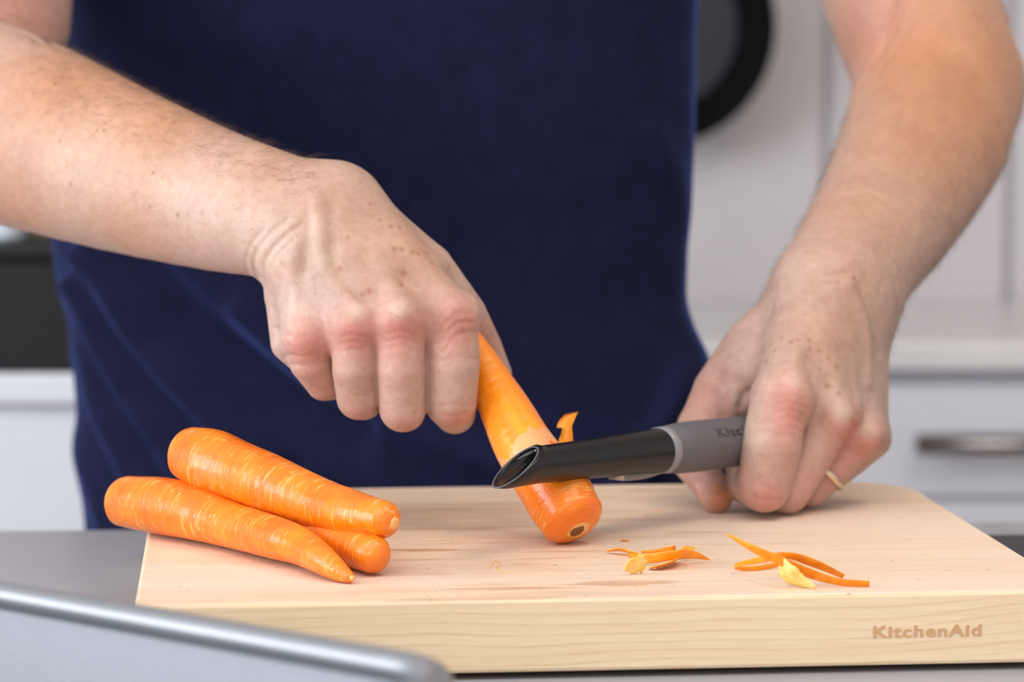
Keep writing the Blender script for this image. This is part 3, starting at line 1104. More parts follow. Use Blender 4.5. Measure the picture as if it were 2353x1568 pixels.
# right heap
ribbon('carrot_peeling', [S(1672, 1229, .0205), S(1740, 1266, .015), S(1800, 1292, .0105), S(1860, 1318, .0055), S(1925, 1337, .0022), S(1998, 1343, .0014)],
       [.0008, .0028, .0032, .0034, .0028, .0026], [up, up + toc * .2, up + toc * .3, up + toc * .3, up + toc * .4, up + toc * .5],
       M['peel'], 'longest peeling of the right heap, a straight strip that sticks up at its left end', group=GP, n=60)
ribbon('carrot_peeling', [S(1795, 1296, .0016), S(1745, 1306, .0011), S(1700, 1307, .0014), S(1692, 1300, .004), S(1745, 1288, .0085), S(1808, 1277, .0125), S(1870, 1295, .009), S(1938, 1325, .0028)],
       [.0016, .0018, .0014, .0014, .0022, .0028, .0031, .0018], [up, up, up, up + toc * .2, up + toc * .3, up + toc * .5, up + toc * .5, up + toc * .5],
       M['peel'], 'looped peeling of the right heap, arched like a bow behind the straight strip', group=GP, n=70)
ribbon('carrot_peeling', [S(1792, 1300, .0085), S(1812, 1318, .006), S(1840, 1334, .0035), S(1874, 1350, .0012)],
       [.0075, .0100, .0075, .0016], [up + toc * .5, up + toc * .7, up + toc, up + toc],
       M['peel_pale'], 'broad pale yellow peeling under the straight strip of the right heap', group=GP, n=24, teeth=.08)
# left heap
ribbon('carrot_peeling', [S(1445, 1279, .0022), S(1490, 1284, .0030), S(1545, 1277, .0050), S(1590, 1275, .0042), S(1629, 1286, .0008)],
       [.0020, .0034, .0036, .0030, .0006], [up + toc * .3] * 5, M['peel'], 'dark orange curved peeling on top of the left heap', group=GP)
ribbon('carrot_peeling', [S(1474, 1269, .0018), S(1510, 1268, .0028), S(1540, 1264, .0042), S(1552, 1259, .005)],
       [.0010, .0018, .0030, .0020], [up + toc * .6] * 4, M['peel'], 'short orange peeling at the back of the left heap', group=GP, teeth=.1)
ribbon('carrot_peeling', [S(1396, 1267, .0010), S(1425, 1264, .0022), S(1450, 1270, .0016), S(1475, 1275, .0010)],
       [.0016, .0040, .0044, .0020], [up * .4 + toc] * 4, M['peel_mid'], 'translucent peeling at the left end of the left heap', group=GP, teeth=.12)
ribbon('carrot_peeling', [S(1434, 1308, .0030), S(1450, 1301, .0040), S(1466, 1299, .0040), S(1482, 1304, .0028)],
       [.0014, .0062, .0074, .0040], [up + toc * .4] * 4, M['peel_pale'], 'small pale yellow ridged peeling in front of the left heap', group=GP, n=18, teeth=.28)
ribbon('carrot_peeling', [S(1492, 1306, .0008), S(1520, 1300, .0018), S(1548, 1290, .0024), S(1562, 1280, .0022)],
       [.0030, .0070, .0060, .0030], [up * .3 + toc] * 4, M['peel_mid'], 'flat jagged peeling at the lower middle of the left heap', group=GP, n=20, teeth=.15)
ribbon('carrot_peeling', [S(1566, 1272, .0034), S(1580, 1264, .0048), S(1586, 1257, .0056)],
       [.0024, .0044, .0034], [right] * 3, M['peel_mid'], 'small upright peeling at the right end of the left heap', group=GP, n=14, teeth=.1)
ribbon('carrot_crumb', [S(1427, 1243, .0003), S(1436, 1242, .0005), S(1446, 1243, .0003)],
       [.0014, .0026, .0014], [toc] * 3, M['peel'], 'tiny orange crumb between the held carrot and the left heap', n=8, cat='crumb')


def comb_peel():
    """the peeling standing up behind the peeler, with a comb-like torn edge"""
    Yp = 1.318
    e = []
    low = [(1283, 1013), (1288, 1004), (1291, 990), (1294, 984)]
    # outline as left/right pairs, bottom to top
    L = [(1284, 1030), (1284, 1010), (1290, 996), (1292, 984), (1279, 983), (1281, 976), (1285, 967), (1294, 957)]
    Rr = [(1316, 1022), (1316, 1004), (1315, 994), (1314, 984), (1314, 979), (1318, 970), (1322, 960), (1326, 951)]
    rows = []
    K = 10
    for i, (a, b) in enumerate(zip(L, Rr)):
        row = []
        for k in range(K + 1):
            t = k / K
            x = a[0] + (b[0] - a[0]) * t; y = a[1] + (b[1] - a[1]) * t
            row.append(P(x, y, Yp + .002 * math.sin(t * 3.1) + .0012 * (i - 4)))
        rows.append(row)
    V = [p for r in rows for p in r]
    n1 = K + 1
    f = grid_faces(len(rows), n1, False)
    # teeth along the torn top edge
    last = (len(rows) - 1) * n1
    for k in range(K):
        a, b = np.array(V[last + k]), np.array(V[last + k + 1])
        V.append((a + b) / 2 + np.array([.0009, 0, .0011]))
        f.append([last + k, last + k + 1, len(V) - 1])
    V = np.array(V)
    off = np.array([0.0001, .0005, 0])
    nV = len(V)
    V2 = np.vstack([V, V + off])
    f2 = f + [[i + nV for i in q[::-1]] for q in f]
    o = solo('carrot_peeling', V2, f2, M['peel_mid'], False)
    tag(o, 'comb-edged orange peeling curling up behind the peeler', 'peeling')


comb_peel()


def fibre(pts, label):
    v, f = tube(spline(np.asarray(pts), 24), .00016, 6)
    tag(solo('carrot_fibre', v, f, M['peel_pale']), label, 'fibre')


fibre([S(1124, 1306, .0004), S(1136, 1290, .0006), S(1150, 1296, .0005), S(1140, 1306, .0005), S(1160, 1314, .0004), S(1172, 1315, .0004)],
      'thin curly carrot root hair on the board between pile and held carrot')


# ------------------------------------------------------------------ the person
# The body is one implicit surface (tapered limbs, smooth unions, carved creases) turned into a mesh.
def J(px, py, Y, r):
    return (P(px, py, Y).astype(np.float32), r * Y / F)


def curved(joints, n=14):
    c = spline([j[0] for j in joints], n); r = spline([(j[1], j[1]) for j in joints], n)[:, 0]
    return [(a.astype(np.float32), float(b)) for a, b in zip(c, r)]


def sd_chain(pts, joints):
    out = None
    for (a, ra), (b, rb) in zip(joints[:-1], joints[1:]):
        ab = (b - a).astype(np.float32)
        q = pts - a.astype(np.float32)
        h = np.clip((q @ ab) / max(1e-12, float(ab @ ab)), 0, 1)
        q -= h[:, None] * ab
        d = np.sqrt(np.einsum('ij,ij->i', q, q)) - (ra + (rb - ra) * h)
        out = d if out is None else np.minimum(out, d)
    return out


def sd_ell(pts, c, rad, R=None):
    q = pts - np.asarray(c, np.float32)
    if R is not None:
        q = q @ np.asarray(R, np.float32)
    rad = np.asarray(rad, np.float32)
    k0 = np.sqrt(((q / rad) ** 2).sum(1)); k1 = np.sqrt(((q / rad ** 2) ** 2).sum(1))
    return k0 * (k0 - 1) / np.maximum(k1, 1e-9)


def smin(a, b, k):
    h = np.maximum(k - np.abs(a - b), 0) / k
    return np.minimum(a, b) - h * h * k * .25


def poly_dist(pts, line):
    return sd_chain(pts, [(p, 0.0) for p in line])


def surface_nets(fn, lo, hi, h):
    B = 8
    lo = np.asarray(lo, float); hi = np.asarray(hi, float)
    nb = np.ceil((hi - lo) / (h * B)).astype(int)
    dims = nb * B
    gi = np.stack(np.meshgrid(*[np.arange(k) for k in nb], indexing='ij'), -1).reshape(-1, 3)
    cen = (lo + (gi * B + (B - 1) / 2) * h).astype(np.float32)
    dc = fn(cen)
    act = np.abs(dc) < B * h * 1.15 + .003
    D4 = np.empty((nb[0], nb[1], nb[2], B, B, B), np.float32)
    D4[:] = np.where(dc > 0, 1.0, -1.0).reshape(*nb)[..., None, None, None]
    loc = np.stack(np.meshgrid(*[np.arange(B)] * 3, indexing='ij'), -1).reshape(-1, 3)
    ga = gi[act]
    CH = 600
    for s in range(0, len(ga), CH):
        g = ga[s:s + CH]
        p = (lo + (g[:, None, :] * B + loc[None]) * h).reshape(-1, 3).astype(np.float32)
        D4[g[:, 0], g[:, 1], g[:, 2]] = fn(p).reshape(-1, B, B, B)
    D = D4.transpose(0, 3, 1, 4, 2, 5).reshape(dims)
    S_ = D < 0
    c8 = [S_[i:dims[0] - 1 + i, j:dims[1] - 1 + j, k:dims[2] - 1 + k] for i in (0, 1) for j in (0, 1) for k in (0, 1)]
    cnt = sum(c.astype(np.int8) for c in c8)
    cells = np.argwhere((cnt > 0) & (cnt < 8))
    val = {}
    for i in (0, 1):
        for j in (0, 1):
            for k in (0, 1):
                val[i, j, k] = D[cells[:, 0] + i, cells[:, 1] + j, cells[:, 2] + k]
    acc = np.zeros((len(cells), 3)); n = np.zeros(len(cells))
    cor = list(val)
    for a in cor:
        for ax in range(3):
            if a[ax] == 0:
                b = list(a); b[ax] = 1; b = tuple(b)
                va, vb = val[a], val[b]
                m = (va < 0) != (vb < 0)
                t = np.where(m, va / np.where(m, va - vb, 1), 0)
                p = np.array(a, float)[None] + 0 * acc
                p[:, ax] += t
                acc += p * m[:, None]; n += m
    V = lo + (cells + acc / n[:, None]) * h
    idx = np.full(dims, -1, np.int32)
    idx[cells[:, 0], cells[:, 1], cells[:, 2]] = np.arange(len(cells))
    quads = []
    for ax in range(3):
        o1, o2 = [(1, 2), (2, 0), (0, 1)][ax]
        sl0 = [slice(None)] * 3; sl1 = [slice(None)] * 3
        sl0[ax] = slice(0, -1); sl1[ax] = slice(1, None)
        s0, s1 = S_[tuple(sl0)], S_[tuple(sl1)]
        e = np.argwhere(s0 != s1)
        e = e[(e[:, o1] > 0) & (e[:, o2] > 0)]
        inside0 = s0[e[:, 0], e[:, 1], e[:, 2]]
        def cid(d1, d2):
            q = e.copy(); q[:, o1] += d1; q[:, o2] += d2
            return idx[q[:, 0], q[:, 1], q[:, 2]]
        q = np.stack([cid(-1, -1), cid(0, -1), cid(0, 0), cid(-1, 0)], 1)
        q[~inside0] = q[~inside0][:, ::-1]
        quads.append(q[(q >= 0).all(1)])
    return V, np.vstack(quads)


# ---- the arm and fist at the left of the picture (holds the carrot)
A_THIN = [  # forearm: two bones side by side
    [J(-110, 205, 1.485, 185), J(60, 262, 1.455, 175), J(280, 345, 1.405, 148), J(480, 410, 1.365, 120), J(620, 452, 1.340, 108), J(745, 480, 1.326, 96)],
    [J(-110, 300, 1.480, 190), J(60, 345, 1.450, 182), J(280, 430, 1.400, 150), J(480, 500, 1.360, 120), J(600, 530, 1.336, 104), J(690, 575, 1.322, 80)],
]
A_THIN = [curved(c) for c in A_THIN]
A_UPPER = [J(-95, 215, 1.515, 190), J(-30, 40, 1.56, 190), J(-25, -200, 1.61, 205)]
A_META = [
    [J(790, 478, 1.326, 90), J(900, 585, 1.312, 70), J(1030, 722, 1.301, 60)],
    [J(755, 500, 1.324, 88), J(830, 610, 1.308, 70), J(920, 728, 1.293, 56)],
    [J(720, 540, 1.322, 80), J(765, 640, 1.309, 68), J(815, 745, 1.295, 54)],
    [J(695, 580, 1.324, 72), J(700, 670, 1.314, 68), J(708, 770, 1.304, 58)],
]
A_FING = [
    [J(1036, 735, 1.300, 62), J(1040, 840, 1.298, 63), J(1036, 925, 1.301, 60), J(1045, 950, 1.322, 48), J(1046, 880, 1.338, 42)],
    [J(920, 738, 1.293, 57), J(922, 850, 1.292, 57), J(925, 940, 1.296, 54), J(930, 945, 1.318, 48), J(935, 860, 1.332, 44)],
    [J(815, 755, 1.295, 54), J(816, 850, 1.295, 53), J(824, 915, 1.300, 51), J(835, 920, 1.321, 46), J(845, 850, 1.333, 42)],
    [J(712, 785, 1.303, 56), J(716, 830, 1.304, 52), J(744, 880, 1.309, 42), J(760, 880, 1.325, 40), J(775, 820, 1.336, 38)],
]
A_THUMB = [J(830, 520, 1.335, 70), J(985, 618, 1.326, 58), J(1070, 722, 1.338, 48), J(1108, 800, 1.352, 46), J(1140, 858, 1.356, 36)]
A_PALM = [J(860, 640, 1.338, 110), J(800, 760, 1.338, 75)]
A_PAD = [J(652, 690, 1.325, 42), J(664, 790, 1.322, 42), J(690, 815, 1.320, 40)]      # the heel of the hand beyond the little finger


def snap(fn, pxs):
    """the points where the sight lines of photo pixels first meet the surface fn = 0"""
    Ys = np.linspace(1.24, 1.66, 420)
    out = []
    for (px, py) in pxs:
        ray = np.array([P(px, py, y) for y in (Ys[0], Ys[-1])])
        t = ((Ys - Ys[0]) / (Ys[-1] - Ys[0]))[:, None]
        q = (ray[0] + (ray[1] - ray[0]) * t).astype(np.float32)
        d = fn(q)
        i = np.argmax(d < 0) if (d < 0).any() else int(np.argmin(d))
        out.append(q[i].astype(float))
    return out


def fine(ln, n=10):
    return [tuple(q) for q in spline(np.asarray(ln, float), n)] if len(ln) > 2 else [tuple(q) for q in np.linspace(ln[0], ln[1], 5)]


def details(fn, items):
    """items: (polyline of pixels, height, width); height > 0 carves, < 0 raises"""
    out = []
    for ln, amp, w in items:
        pts_ = snap(fn, fine(ln))
        out.append((pts_, amp, w, np.min(pts_, 0) - 3 * w, np.max(pts_, 0) + 3 * w))
    return out


def crease(pts, d, items):
    d = d.copy()
    for ln, amp, w, lo, hi in items:
        m = ((pts > lo) & (pts < hi)).all(1)
        if m.any():
            t = poly_dist(pts[m], ln)
            d[m] += amp * np.exp(-(t / w) ** 2)
    return d


A_DETAIL = [
    # folds in the crook of the elbow
    ([(-10, 30), (50, 50), (95, 80), (128, 106)], .0016, .0024),
    ([(0, 62), (55, 76), (100, 102)], .0010, .0020),
    # folds of skin where the wrist bends
    ([(617, 652), (606, 616), (622, 582), (652, 548), (690, 516)], .0008, .0014),
    ([(592, 640), (584, 600), (600, 562), (632, 528), (664, 504)], .0006, .0014),
    ([(572, 630), (566, 596), (580, 560), (608, 528)], .0005, .0012),
    ([(632, 640), (626, 610), (644, 580), (676, 554)], .0006, .0011),
    # vein and stretched tendons on the back of the hand
    ([(726, 452), (736, 520), (740, 600), (768, 655), (812, 700)], -.0017, .0030),
    ([(760, 470), (768, 540), (766, 610), (800, 655), (840, 690)], .0008, .0030),
    ([(705, 500), (702, 560), (700, 625)], .0007, .0030),
    ([(686, 560), (672, 620), (676, 690)], -.0008, .0032),
    ([(870, 600), (905, 670), (920, 716)], -.0010, .0042),
    ([(930, 570), (990, 640), (1036, 706)], -.0010, .0045),
    ([(840, 590), (868, 660), (870, 720)], .0009, .0040),
    ([(930, 640), (965, 690), (980, 735)], .0009, .0042),
    ([(985, 585), (1040, 640), (1082, 690)], .0008, .0035),
    ([(655, 700), (648, 740), (652, 770)], .0006, .0022),
    # little folds at the side of the little finger
    ([(634, 752), (650, 765), (672, 772)], .0008, .0011),
    ([(655, 822), (668, 815), (684, 818)], .0007, .0010),
    ([(668, 842), (684, 838), (700, 842)], .0005, .0010),
    # wrinkles round the index knuckle and at the finger joints
    ([(1003, 790), (1020, 748), (1050, 722), (1084, 722)], .0005, .0009),
    ([(1010, 800), (1028, 764), (1055, 742), (1090, 742)], .0005, .0009),
    ([(1018, 812), (1036, 784), (1060, 766), (1094, 764)], .0004, .0009),
    ([(1000, 770), (1014, 728), (1042, 702)], .0004, .0009),
    ([(1016, 832), (1050, 822), (1092, 826)], .00035, .0008),
    ([(1010, 936), (1040, 930), (1076, 934)], .0004, .0008),
    ([(1020, 952), (1045, 957), (1074, 948)], .0006, .0010),
    ([(786, 776), (812, 768), (842, 778)], .00035, .0008),
    ([(784, 792), (812, 784), (842, 794)], .00035, .0008),
    ([(788, 808), (812, 802), (840, 810)], .0003, .0008),
    ([(890, 768), (918, 762), (950, 772)], .00035, .0008),
    ([(888, 784), (918, 778), (952, 788)], .00035, .0008),
    ([(892, 802), (920, 796), (948, 806)], .0003, .0008),
    ([(678, 780), (706, 772), (738, 782)], .0003, .0008),
    ([(690, 822), (716, 816), (744, 824)], .0003, .0008),
    ([(896, 930), (924, 936), (956, 930)], .0003, .0008),
    ([(800, 905), (824, 912), (850, 906)], .0003, .0008),
]


def arm_a_plain(p):
    fore = smin(sd_chain(p, A_THIN[0]), sd_chain(p, A_THIN[1]), .022)
    d = smin(fore, sd_chain(p, A_UPPER), .006)
    palm = None
    for m in A_META:
        q = sd_chain(p, m)
        palm = q if palm is None else smin(palm, q, .012)
    palm = smin(palm, sd_chain(p, A_PALM), .014)
    palm = smin(palm, sd_chain(p, A_PAD), .006)
    palm = smin(palm, sd_chain(p, A_THUMB), .012)
    fing = None
    for fch in A_FING:
        q = sd_chain(p, fch)
        fing = q if fing is None else smin(fing, q, .0014)
    # knuckles
    for kx, ky, kY, kr in ((1046, 722, 1.298, 56), (925, 722, 1.290, 51), (818, 742, 1.292, 50), (708, 772, 1.300, 54)):
        c, r = J(kx, ky, kY, kr)
        fing = smin(fing, np.sqrt(((p - c) ** 2).sum(1)) - r, .004)
    d = smin(d, palm, .014)
    d = smin(d, fing, .0055)
    return d


A_CUT = details(arm_a_plain, A_DETAIL)


def arm_a(p):
    return crease(p, arm_a_plain(p), A_CUT)


# ---- the arm and hand at the right of the picture (holds the peeler)
B_THIN = [
    [J(2110, 225, 1.585, 150), J(2080, 330, 1.545, 148), J(2010, 480, 1.475, 135), J(1920, 600, 1.420, 110), J(1880, 660, 1.398, 96)],
    [J(2190, 215, 1.60, 155), J(2165, 330, 1.555, 150), J(2085, 480, 1.485, 130), J(2000, 620, 1.425, 104), J(1965, 690, 1.405, 90)],
]
B_THIN = [curved(c) for c in B_THIN]
B_UPPER = [J(2160, 190, 1.60, 190), J(2080, -40, 1.63, 195), J(2010, -260, 1.66, 205)]
B_META = [
    [J(1880, 670, 1.398, 90), J(1830, 790, 1.374, 76), J(1800, 905, 1.352, 66)],
    [J(1915, 680, 1.398, 90), J(1895, 800, 1.374, 74), J(1905, 935, 1.362, 58)],
    [J(1950, 700, 1.405, 84), J(1950, 830, 1.384, 68), J(1968, 975, 1.374, 54)],
    [J(1975, 720, 1.412, 70), J(1985, 850, 1.396, 56), J(1995, 1000, 1.386, 46)],
]
B_FING = [
    [J(1790, 925, 1.350, 66), J(1772, 1030, 1.341, 70), J(1757, 1118, 1.340, 61), J(1722, 1118, 1.362, 46), J(1705, 1075, 1.378, 40)],
    [J(1912, 955, 1.361, 56), J(1855, 1050, 1.358, 58), J(1808, 1127, 1.354, 55), J(1775, 1130, 1.376, 46), J(1750, 1075, 1.386, 40)],
    [J(1975, 995, 1.373, 52), J(1915, 1065, 1.372, 50), J(1862, 1120, 1.370, 46), J(1810, 1120, 1.388, 42), J(1790, 1075, 1.394, 38)],
    [J(2000, 1010, 1.386, 44), J(1960, 1050, 1.388, 42), J(1915, 1088, 1.386, 38), J(1870, 1095, 1.397, 36), J(1850, 1060, 1.402, 34)],
]
B_THUMB = [J(1880, 690, 1.405, 85), J(1740, 800, 1.398, 78), J(1662, 905, 1.392, 72), J(1615, 985, 1.388, 58), J(1592, 1055, 1.380, 52), J(1628, 1110, 1.368, 42), J(1646, 1145, 1.362, 37)]
B_WEB = [J(1740, 850, 1.385, 70), J(1730, 900, 1.388, 62)]
B_PALM = [J(1870, 850, 1.402, 100), J(1880, 990, 1.402, 80)]
B_DETAIL = [
    ([(1980, 188), (2012, 138), (2048, 72), (2072, 10)], .0020, .0030),
    ([(1990, 200), (2030, 150), (2075, 90)], .0010, .0026),
    ([(1950, 655), (1980, 720), (1996, 800), (1994, 880)], -.0011, .0032),
    ([(1975, 660), (2004, 735), (2018, 810)], .0009, .0028),
    ([(1930, 760), (1950, 850), (1945, 920)], .0007, .0042),
    ([(1875, 760), (1915, 850), (1932, 930)], -.0009, .0042),
    ([(1840, 740), (1826, 820), (1822, 880)], -.0009, .0045),
    ([(1855, 830), (1872, 900), (1882, 960)], .0009, .0040),
    ([(1962, 900), (1970, 950), (1968, 990)], .0009, .0032),
    ([(1655, 868), (1655, 912), (1663, 955)], .0011, .0024),
    ([(1684, 895), (1688, 925), (1684, 955)], -.0008, .0026),
    ([(1722, 898), (1708, 912), (1700, 932)], .0012, .0018),
    ([(1795, 916), (1818, 908), (1842, 918)], .0004, .0008),
    ([(1790, 932), (1816, 924), (1846, 936)], .00045, .0008),
    ([(1786, 950), (1814, 942), (1846, 956)], .00045, .0008),
    ([(1788, 968), (1814, 960), (1844, 976)], .0004, .0008),
    ([(1800, 986), (1824, 984), (1846, 998)], .0004, .0008),
    ([(1806, 1004), (1828, 1004), (1844, 1016)], .0003, .0008),
    ([(1760, 1035), (1785, 1028), (1805, 1040)], .0003, .0008),
    ([(1735, 1142), (1760, 1150), (1794, 1146)], .0007, .0011),
    ([(1685, 1085), (1690, 1105), (1705, 1120)], .0006, .0012),
    ([(1918, 972), (1938, 968), (1958, 978)], .0003, .0008),
    ([(1916, 986), (1938, 984), (1958, 994)], .0003, .0008),
    ([(1850, 620), (1900, 632), (1950, 628)], .0004, .0016),
    ([(1830, 640), (1880, 654), (1930, 652)], .0004, .0016),
]


def arm_b_plain(p):
    fore = smin(sd_chain(p, B_THIN[0]), sd_chain(p, B_THIN[1]), .022)
    d = smin(fore, sd_chain(p, B_UPPER), .008)
    palm = None
    for m in B_META:
        q = sd_chain(p, m)
        palm = q if palm is None else smin(palm, q, .012)
    palm = smin(palm, sd_chain(p, B_PALM), .014)
    palm = smin(palm, sd_chain(p, B_WEB), .012)
    palm = smin(palm, sd_chain(p, B_THUMB[:4]), .009)
    fing = None
    for fch in B_FING:
        q = sd_chain(p, fch)
        fing = q if fing is None else smin(fing, q, .0014)
    thumb = sd_chain(p, B_THUMB[3:])
    for kx, ky, kY, kr in ((1815, 915, 1.348, 56), (1925, 950, 1.357, 52), (1990, 995, 1.368, 48)):
        c, r = J(kx, ky, kY, kr)
        fing = smin(fing, np.sqrt(((p - c) ** 2).sum(1)) - r, .005)
    d = smin(d, palm, .014)
    d = smin(d, fing, .006)
    d = smin(d, thumb, .0022)
    return d


B_CUT = details(arm_b_plain, B_DETAIL)


def arm_b(p):
    return crease(p, arm_b_plain(p), B_CUT)


def lin(*c):
    return np.array(srgb(*c)[:3])


def paint(V, fn, items, base):
    """items: (pixel x, y, radius in m, colour, strength)"""
    c = np.tile(base, (len(V), 1))
    cen = snap(fn, [(q[0], q[1]) for q in items])
    for q, (_, _, rad, col, k) in zip(cen, items):
        d2 = ((V - q) ** 2).sum(1)
        k = k * (.6 if col is RED else 1.0)
        rad = rad * (1.15 if col is RED else 1.0)
        wgt = (k * np.exp(-d2 / rad ** 2))[:, None]
        c = c * (1 - wgt) + col * wgt
    return c


SKIN = lin(192, 163, 150)
RED = lin(208, 112, 102)
OLIVE = lin(176, 142, 116)
TAN = lin(194, 138, 102)
PALE = lin(214, 188, 170)
MOLE = lin(126, 74, 54)


def spots_near(V, pxs, rad, col, k):
    """small true skin marks: put at the surface point closest to the sight line of every listed pixel"""
    out = []
    d = V - CAM
    x = d[:, 0]; yv = d[:, 1] * SP + d[:, 2] * CP; zv = d[:, 1] * CP - d[:, 2] * SP
    u, w = CX + F * x / zv, CY - F * yv / zv
    for (px, py, s) in pxs:
        m = np.where((np.abs(u - px) < 8) & (np.abs(w - py) < 8))[0]
        if len(m):
            i = m[np.argmin(V[m, 1])]
            v = V[i]
            out.append((v, rad * s, col, k))
    return out


def apply_spots(V, c, spots):
    for (v, r, col, k) in spots:
        d2 = ((V - v) ** 2).sum(1)
        w = (k * np.exp(-(d2 / r ** 2) ** 1.5))[:, None]
        c[:] = c * (1 - w) + col * w


HRES = 0.00085
VA, FA = surface_nets(arm_a, P(0, 0, 1.45) * 0 + np.array([-0.325, 1.255, ZB + .02]), np.array([0.005, 1.68, ZB + .335]), HRES)
VB, FB = surface_nets(arm_b, np.array([0.065, 1.31, ZB - .004]), np.array([0.30, 1.74, ZB + .335]), HRES)
cA = paint(VA, arm_a_plain, [
    (150, 180, .05, TAN, .8), (380, 290, .035, TAN, .8), (300, 540, .03, TAN, .6), (600, 380, .025, TAN, .55), (20, 480, .04, TAN, .6), (250, 240, .03, TAN, .5),
    (760, 470, .02, TAN, .35), (900, 560, .026, TAN, .45), (980, 620, .018, TAN, .3), (40, 20, .04, lin(196, 134, 118), .7),
    (860, 640, .016, OLIVE, .3), (700, 600, .009, OLIVE, .3), (770, 600, .008, OLIVE, .35), (780, 850, .012, OLIVE, .2),
    (705, 785, .0095, RED, .85), (816, 768, .0085, RED, .85), (922, 758, .0085, RED, .85), (1052, 735, .011, RED, .75), (1040, 800, .010, RED, .4),
    (735, 900, .007, RED, .35), (1048, 965, .006, RED, .75), (925, 985, .007, RED, .45), (820, 955, .007, RED, .45), (1130, 780, .013, RED, .45),
    (870, 770, .018, RED, .25), (720, 850, .010, RED, .3), (925, 850, .012, RED, .25), (470, 560, .02, RED, .2), (640, 620, .008, RED, .3),
    (820, 712, .0036, PALE, .9), (918, 712, .004, PALE, .9), (620, 590, .010, PALE, .6), (590, 550, .012, PALE, .5), (450, 470, .03, PALE, .4), (200, 380, .03, PALE, .35),
    (738, 520, .006, PALE, .5), (740, 590, .006, PALE, .5), (1040, 890, .010, PALE, .3), (670, 700, .009, PALE, .4)], SKIN)
apply_spots(VA, cA, spots_near(VA, [(120, 187, 1.3), (345, 392, 1.2), (403, 502, 1.3), (337, 480, 1), (130, 320, 1), (218, 293, 1), (232, 296, 1), (155, 430, 1)], .0008, MOLE, .65))
apply_spots(VA, cA, spots_near(VA, [(911, 568, 1.2), (930, 565, 1), (955, 572, 1.2), (968, 578, 1), (990, 576, 1), (776, 612, 1.1), (935, 622, 1.4), (930, 648, 1.1), (840, 665, 1.3),
                                    (924, 517, .9), (905, 516, .9), (855, 463, .8), (1000, 600, .9), (825, 670, 1), (800, 540, .7), (880, 500, .8)], .0012, lin(160, 104, 74), .75))
cB = paint(VB, arm_b_plain, [
    (2150, 100, .07, TAN, .95), (2230, 250, .05, TAN, .8), (2130, 350, .045, TAN, .7), (1985, 480, .035, TAN, .5), (1900, 780, .022, TAN, .4), (1960, 640, .02, TAN, .3), (1990, 60, .03, lin(190, 132, 114), .7),
    (1900, 700, .016, OLIVE, .25), (1985, 800, .010, OLIVE, .3),
    (1815, 900, .010, RED, .85), (1815, 965, .010, RED, .75), (1790, 1040, .010, RED, .35), (1945, 990, .010, RED, .8), (2000, 1018, .009, RED, .8), (1930, 1050, .012, RED, .5),
    (1765, 1150, .009, RED, .85), (1700, 1115, .008, RED, .4), (1625, 920, .018, RED, .45), (1850, 1120, .012, RED, .5), (1900, 1100, .010, RED, .4), (1600, 1100, .010, RED, .35),
    (1830, 880, .006, PALE, .5), (1936, 948, .0045, PALE, .95), (1996, 985, .0045, PALE, .85), (1722, 965, .007, PALE, .85), (1730, 1020, .008, PALE, .6), (1690, 905, .006, PALE, .5),
    (1655, 1140, .007, lin(190, 118, 76), .75), (1660, 1165, .006, lin(190, 112, 70), .6), (1770, 870, .012, PALE, .3)], SKIN)
apply_spots(VB, cB, spots_near(VB, [(1968, 632, 1.2), (2125, 480, 1.2), (2158, 498, 1.1), (2064, 253, 1.2), (1984, 322, .9), (2062, 596, .9)], .0008, MOLE, .6))
apply_spots(VB, cB, spots_near(VB, [(1745, 806, .9), (1772, 800, .8), (1788, 770, .8), (1810, 778, 1), (1830, 775, .9), (1867, 775, 1), (1868, 795, .9), (1886, 798, .9), (1907, 816, .9),
                                    (1930, 838, 1), (1906, 880, 1.2), (1935, 898, 1), (1755, 822, 1), (1860, 812, .7), (1890, 840, .7)], .0011, lin(160, 104, 74), .7))

# ---- the rest of the body (trunk, neck, head, upper arms), hidden by clothes or outside the frame
TX = P(880, 600, 1.66)[0]
YT = 1.67
f32 = lambda *a: np.array(a, np.float32)


def trunk(p):
    rt = math.atan(.40); Rt = np.array([[math.cos(rt), math.sin(rt), 0], [-math.sin(rt), math.cos(rt), 0], [0, 0, 1]])
    d = sd_ell(p, (TX, YT + .025, ZB + .25), (.150, .050, .30))
    d = smin(d, sd_ell(p, (TX, YT + .03, ZB - .02), (.145, .045, .16), Rt), .06)
    for s in (-1, 1):
        sh = f32(TX + s * .175, YT, ZB + .46)
        el = A_UPPER[-1][0] if s < 0 else B_UPPER[-1][0]
        d = smin(d, sd_chain(p, [(sh, .055), ((sh + el) / 2, .042), (el + (sh - el) * .02, .029)]), .04)
        d = smin(d, sd_chain(p, [(f32(TX + s * .075, YT + .02 - s * .03, ZB - .12), .06), (f32(TX + s * .10, YT, ZB - .45), .058), (f32(TX + s * .105, YT + .01, .09), .038)]), .04)
    d = smin(d, sd_chain(p, [(f32(TX, YT, ZB + .50), .062), (f32(TX, YT - .015, ZB + .60), .056)]), .05)
    d = smin(d, sd_ell(p, (TX, YT - .02, ZB + .70), (.072, .092, .115)), .03)
    d = smin(d, sd_ell(p, (TX, YT - .06, ZB + .625), (.045, .045, .045)), .03)
    d = smin(d, sd_chain(p, [(f32(TX, YT - .107, ZB + .715), .008), (f32(TX, YT - .122, ZB + .675), .013)]), .012)
    for s in (-1, 1):
        d = smin(d, sd_ell(p, (TX + s * .075, YT - .01, ZB + .69), (.010, .020, .032)), .006)
    return d


VT, FT = surface_nets(trunk, (TX - .36, YT - .2, .05), (TX + .36, YT + .16, ZB + .86), .008)
cT = np.tile(SKIN, (len(VT), 1))

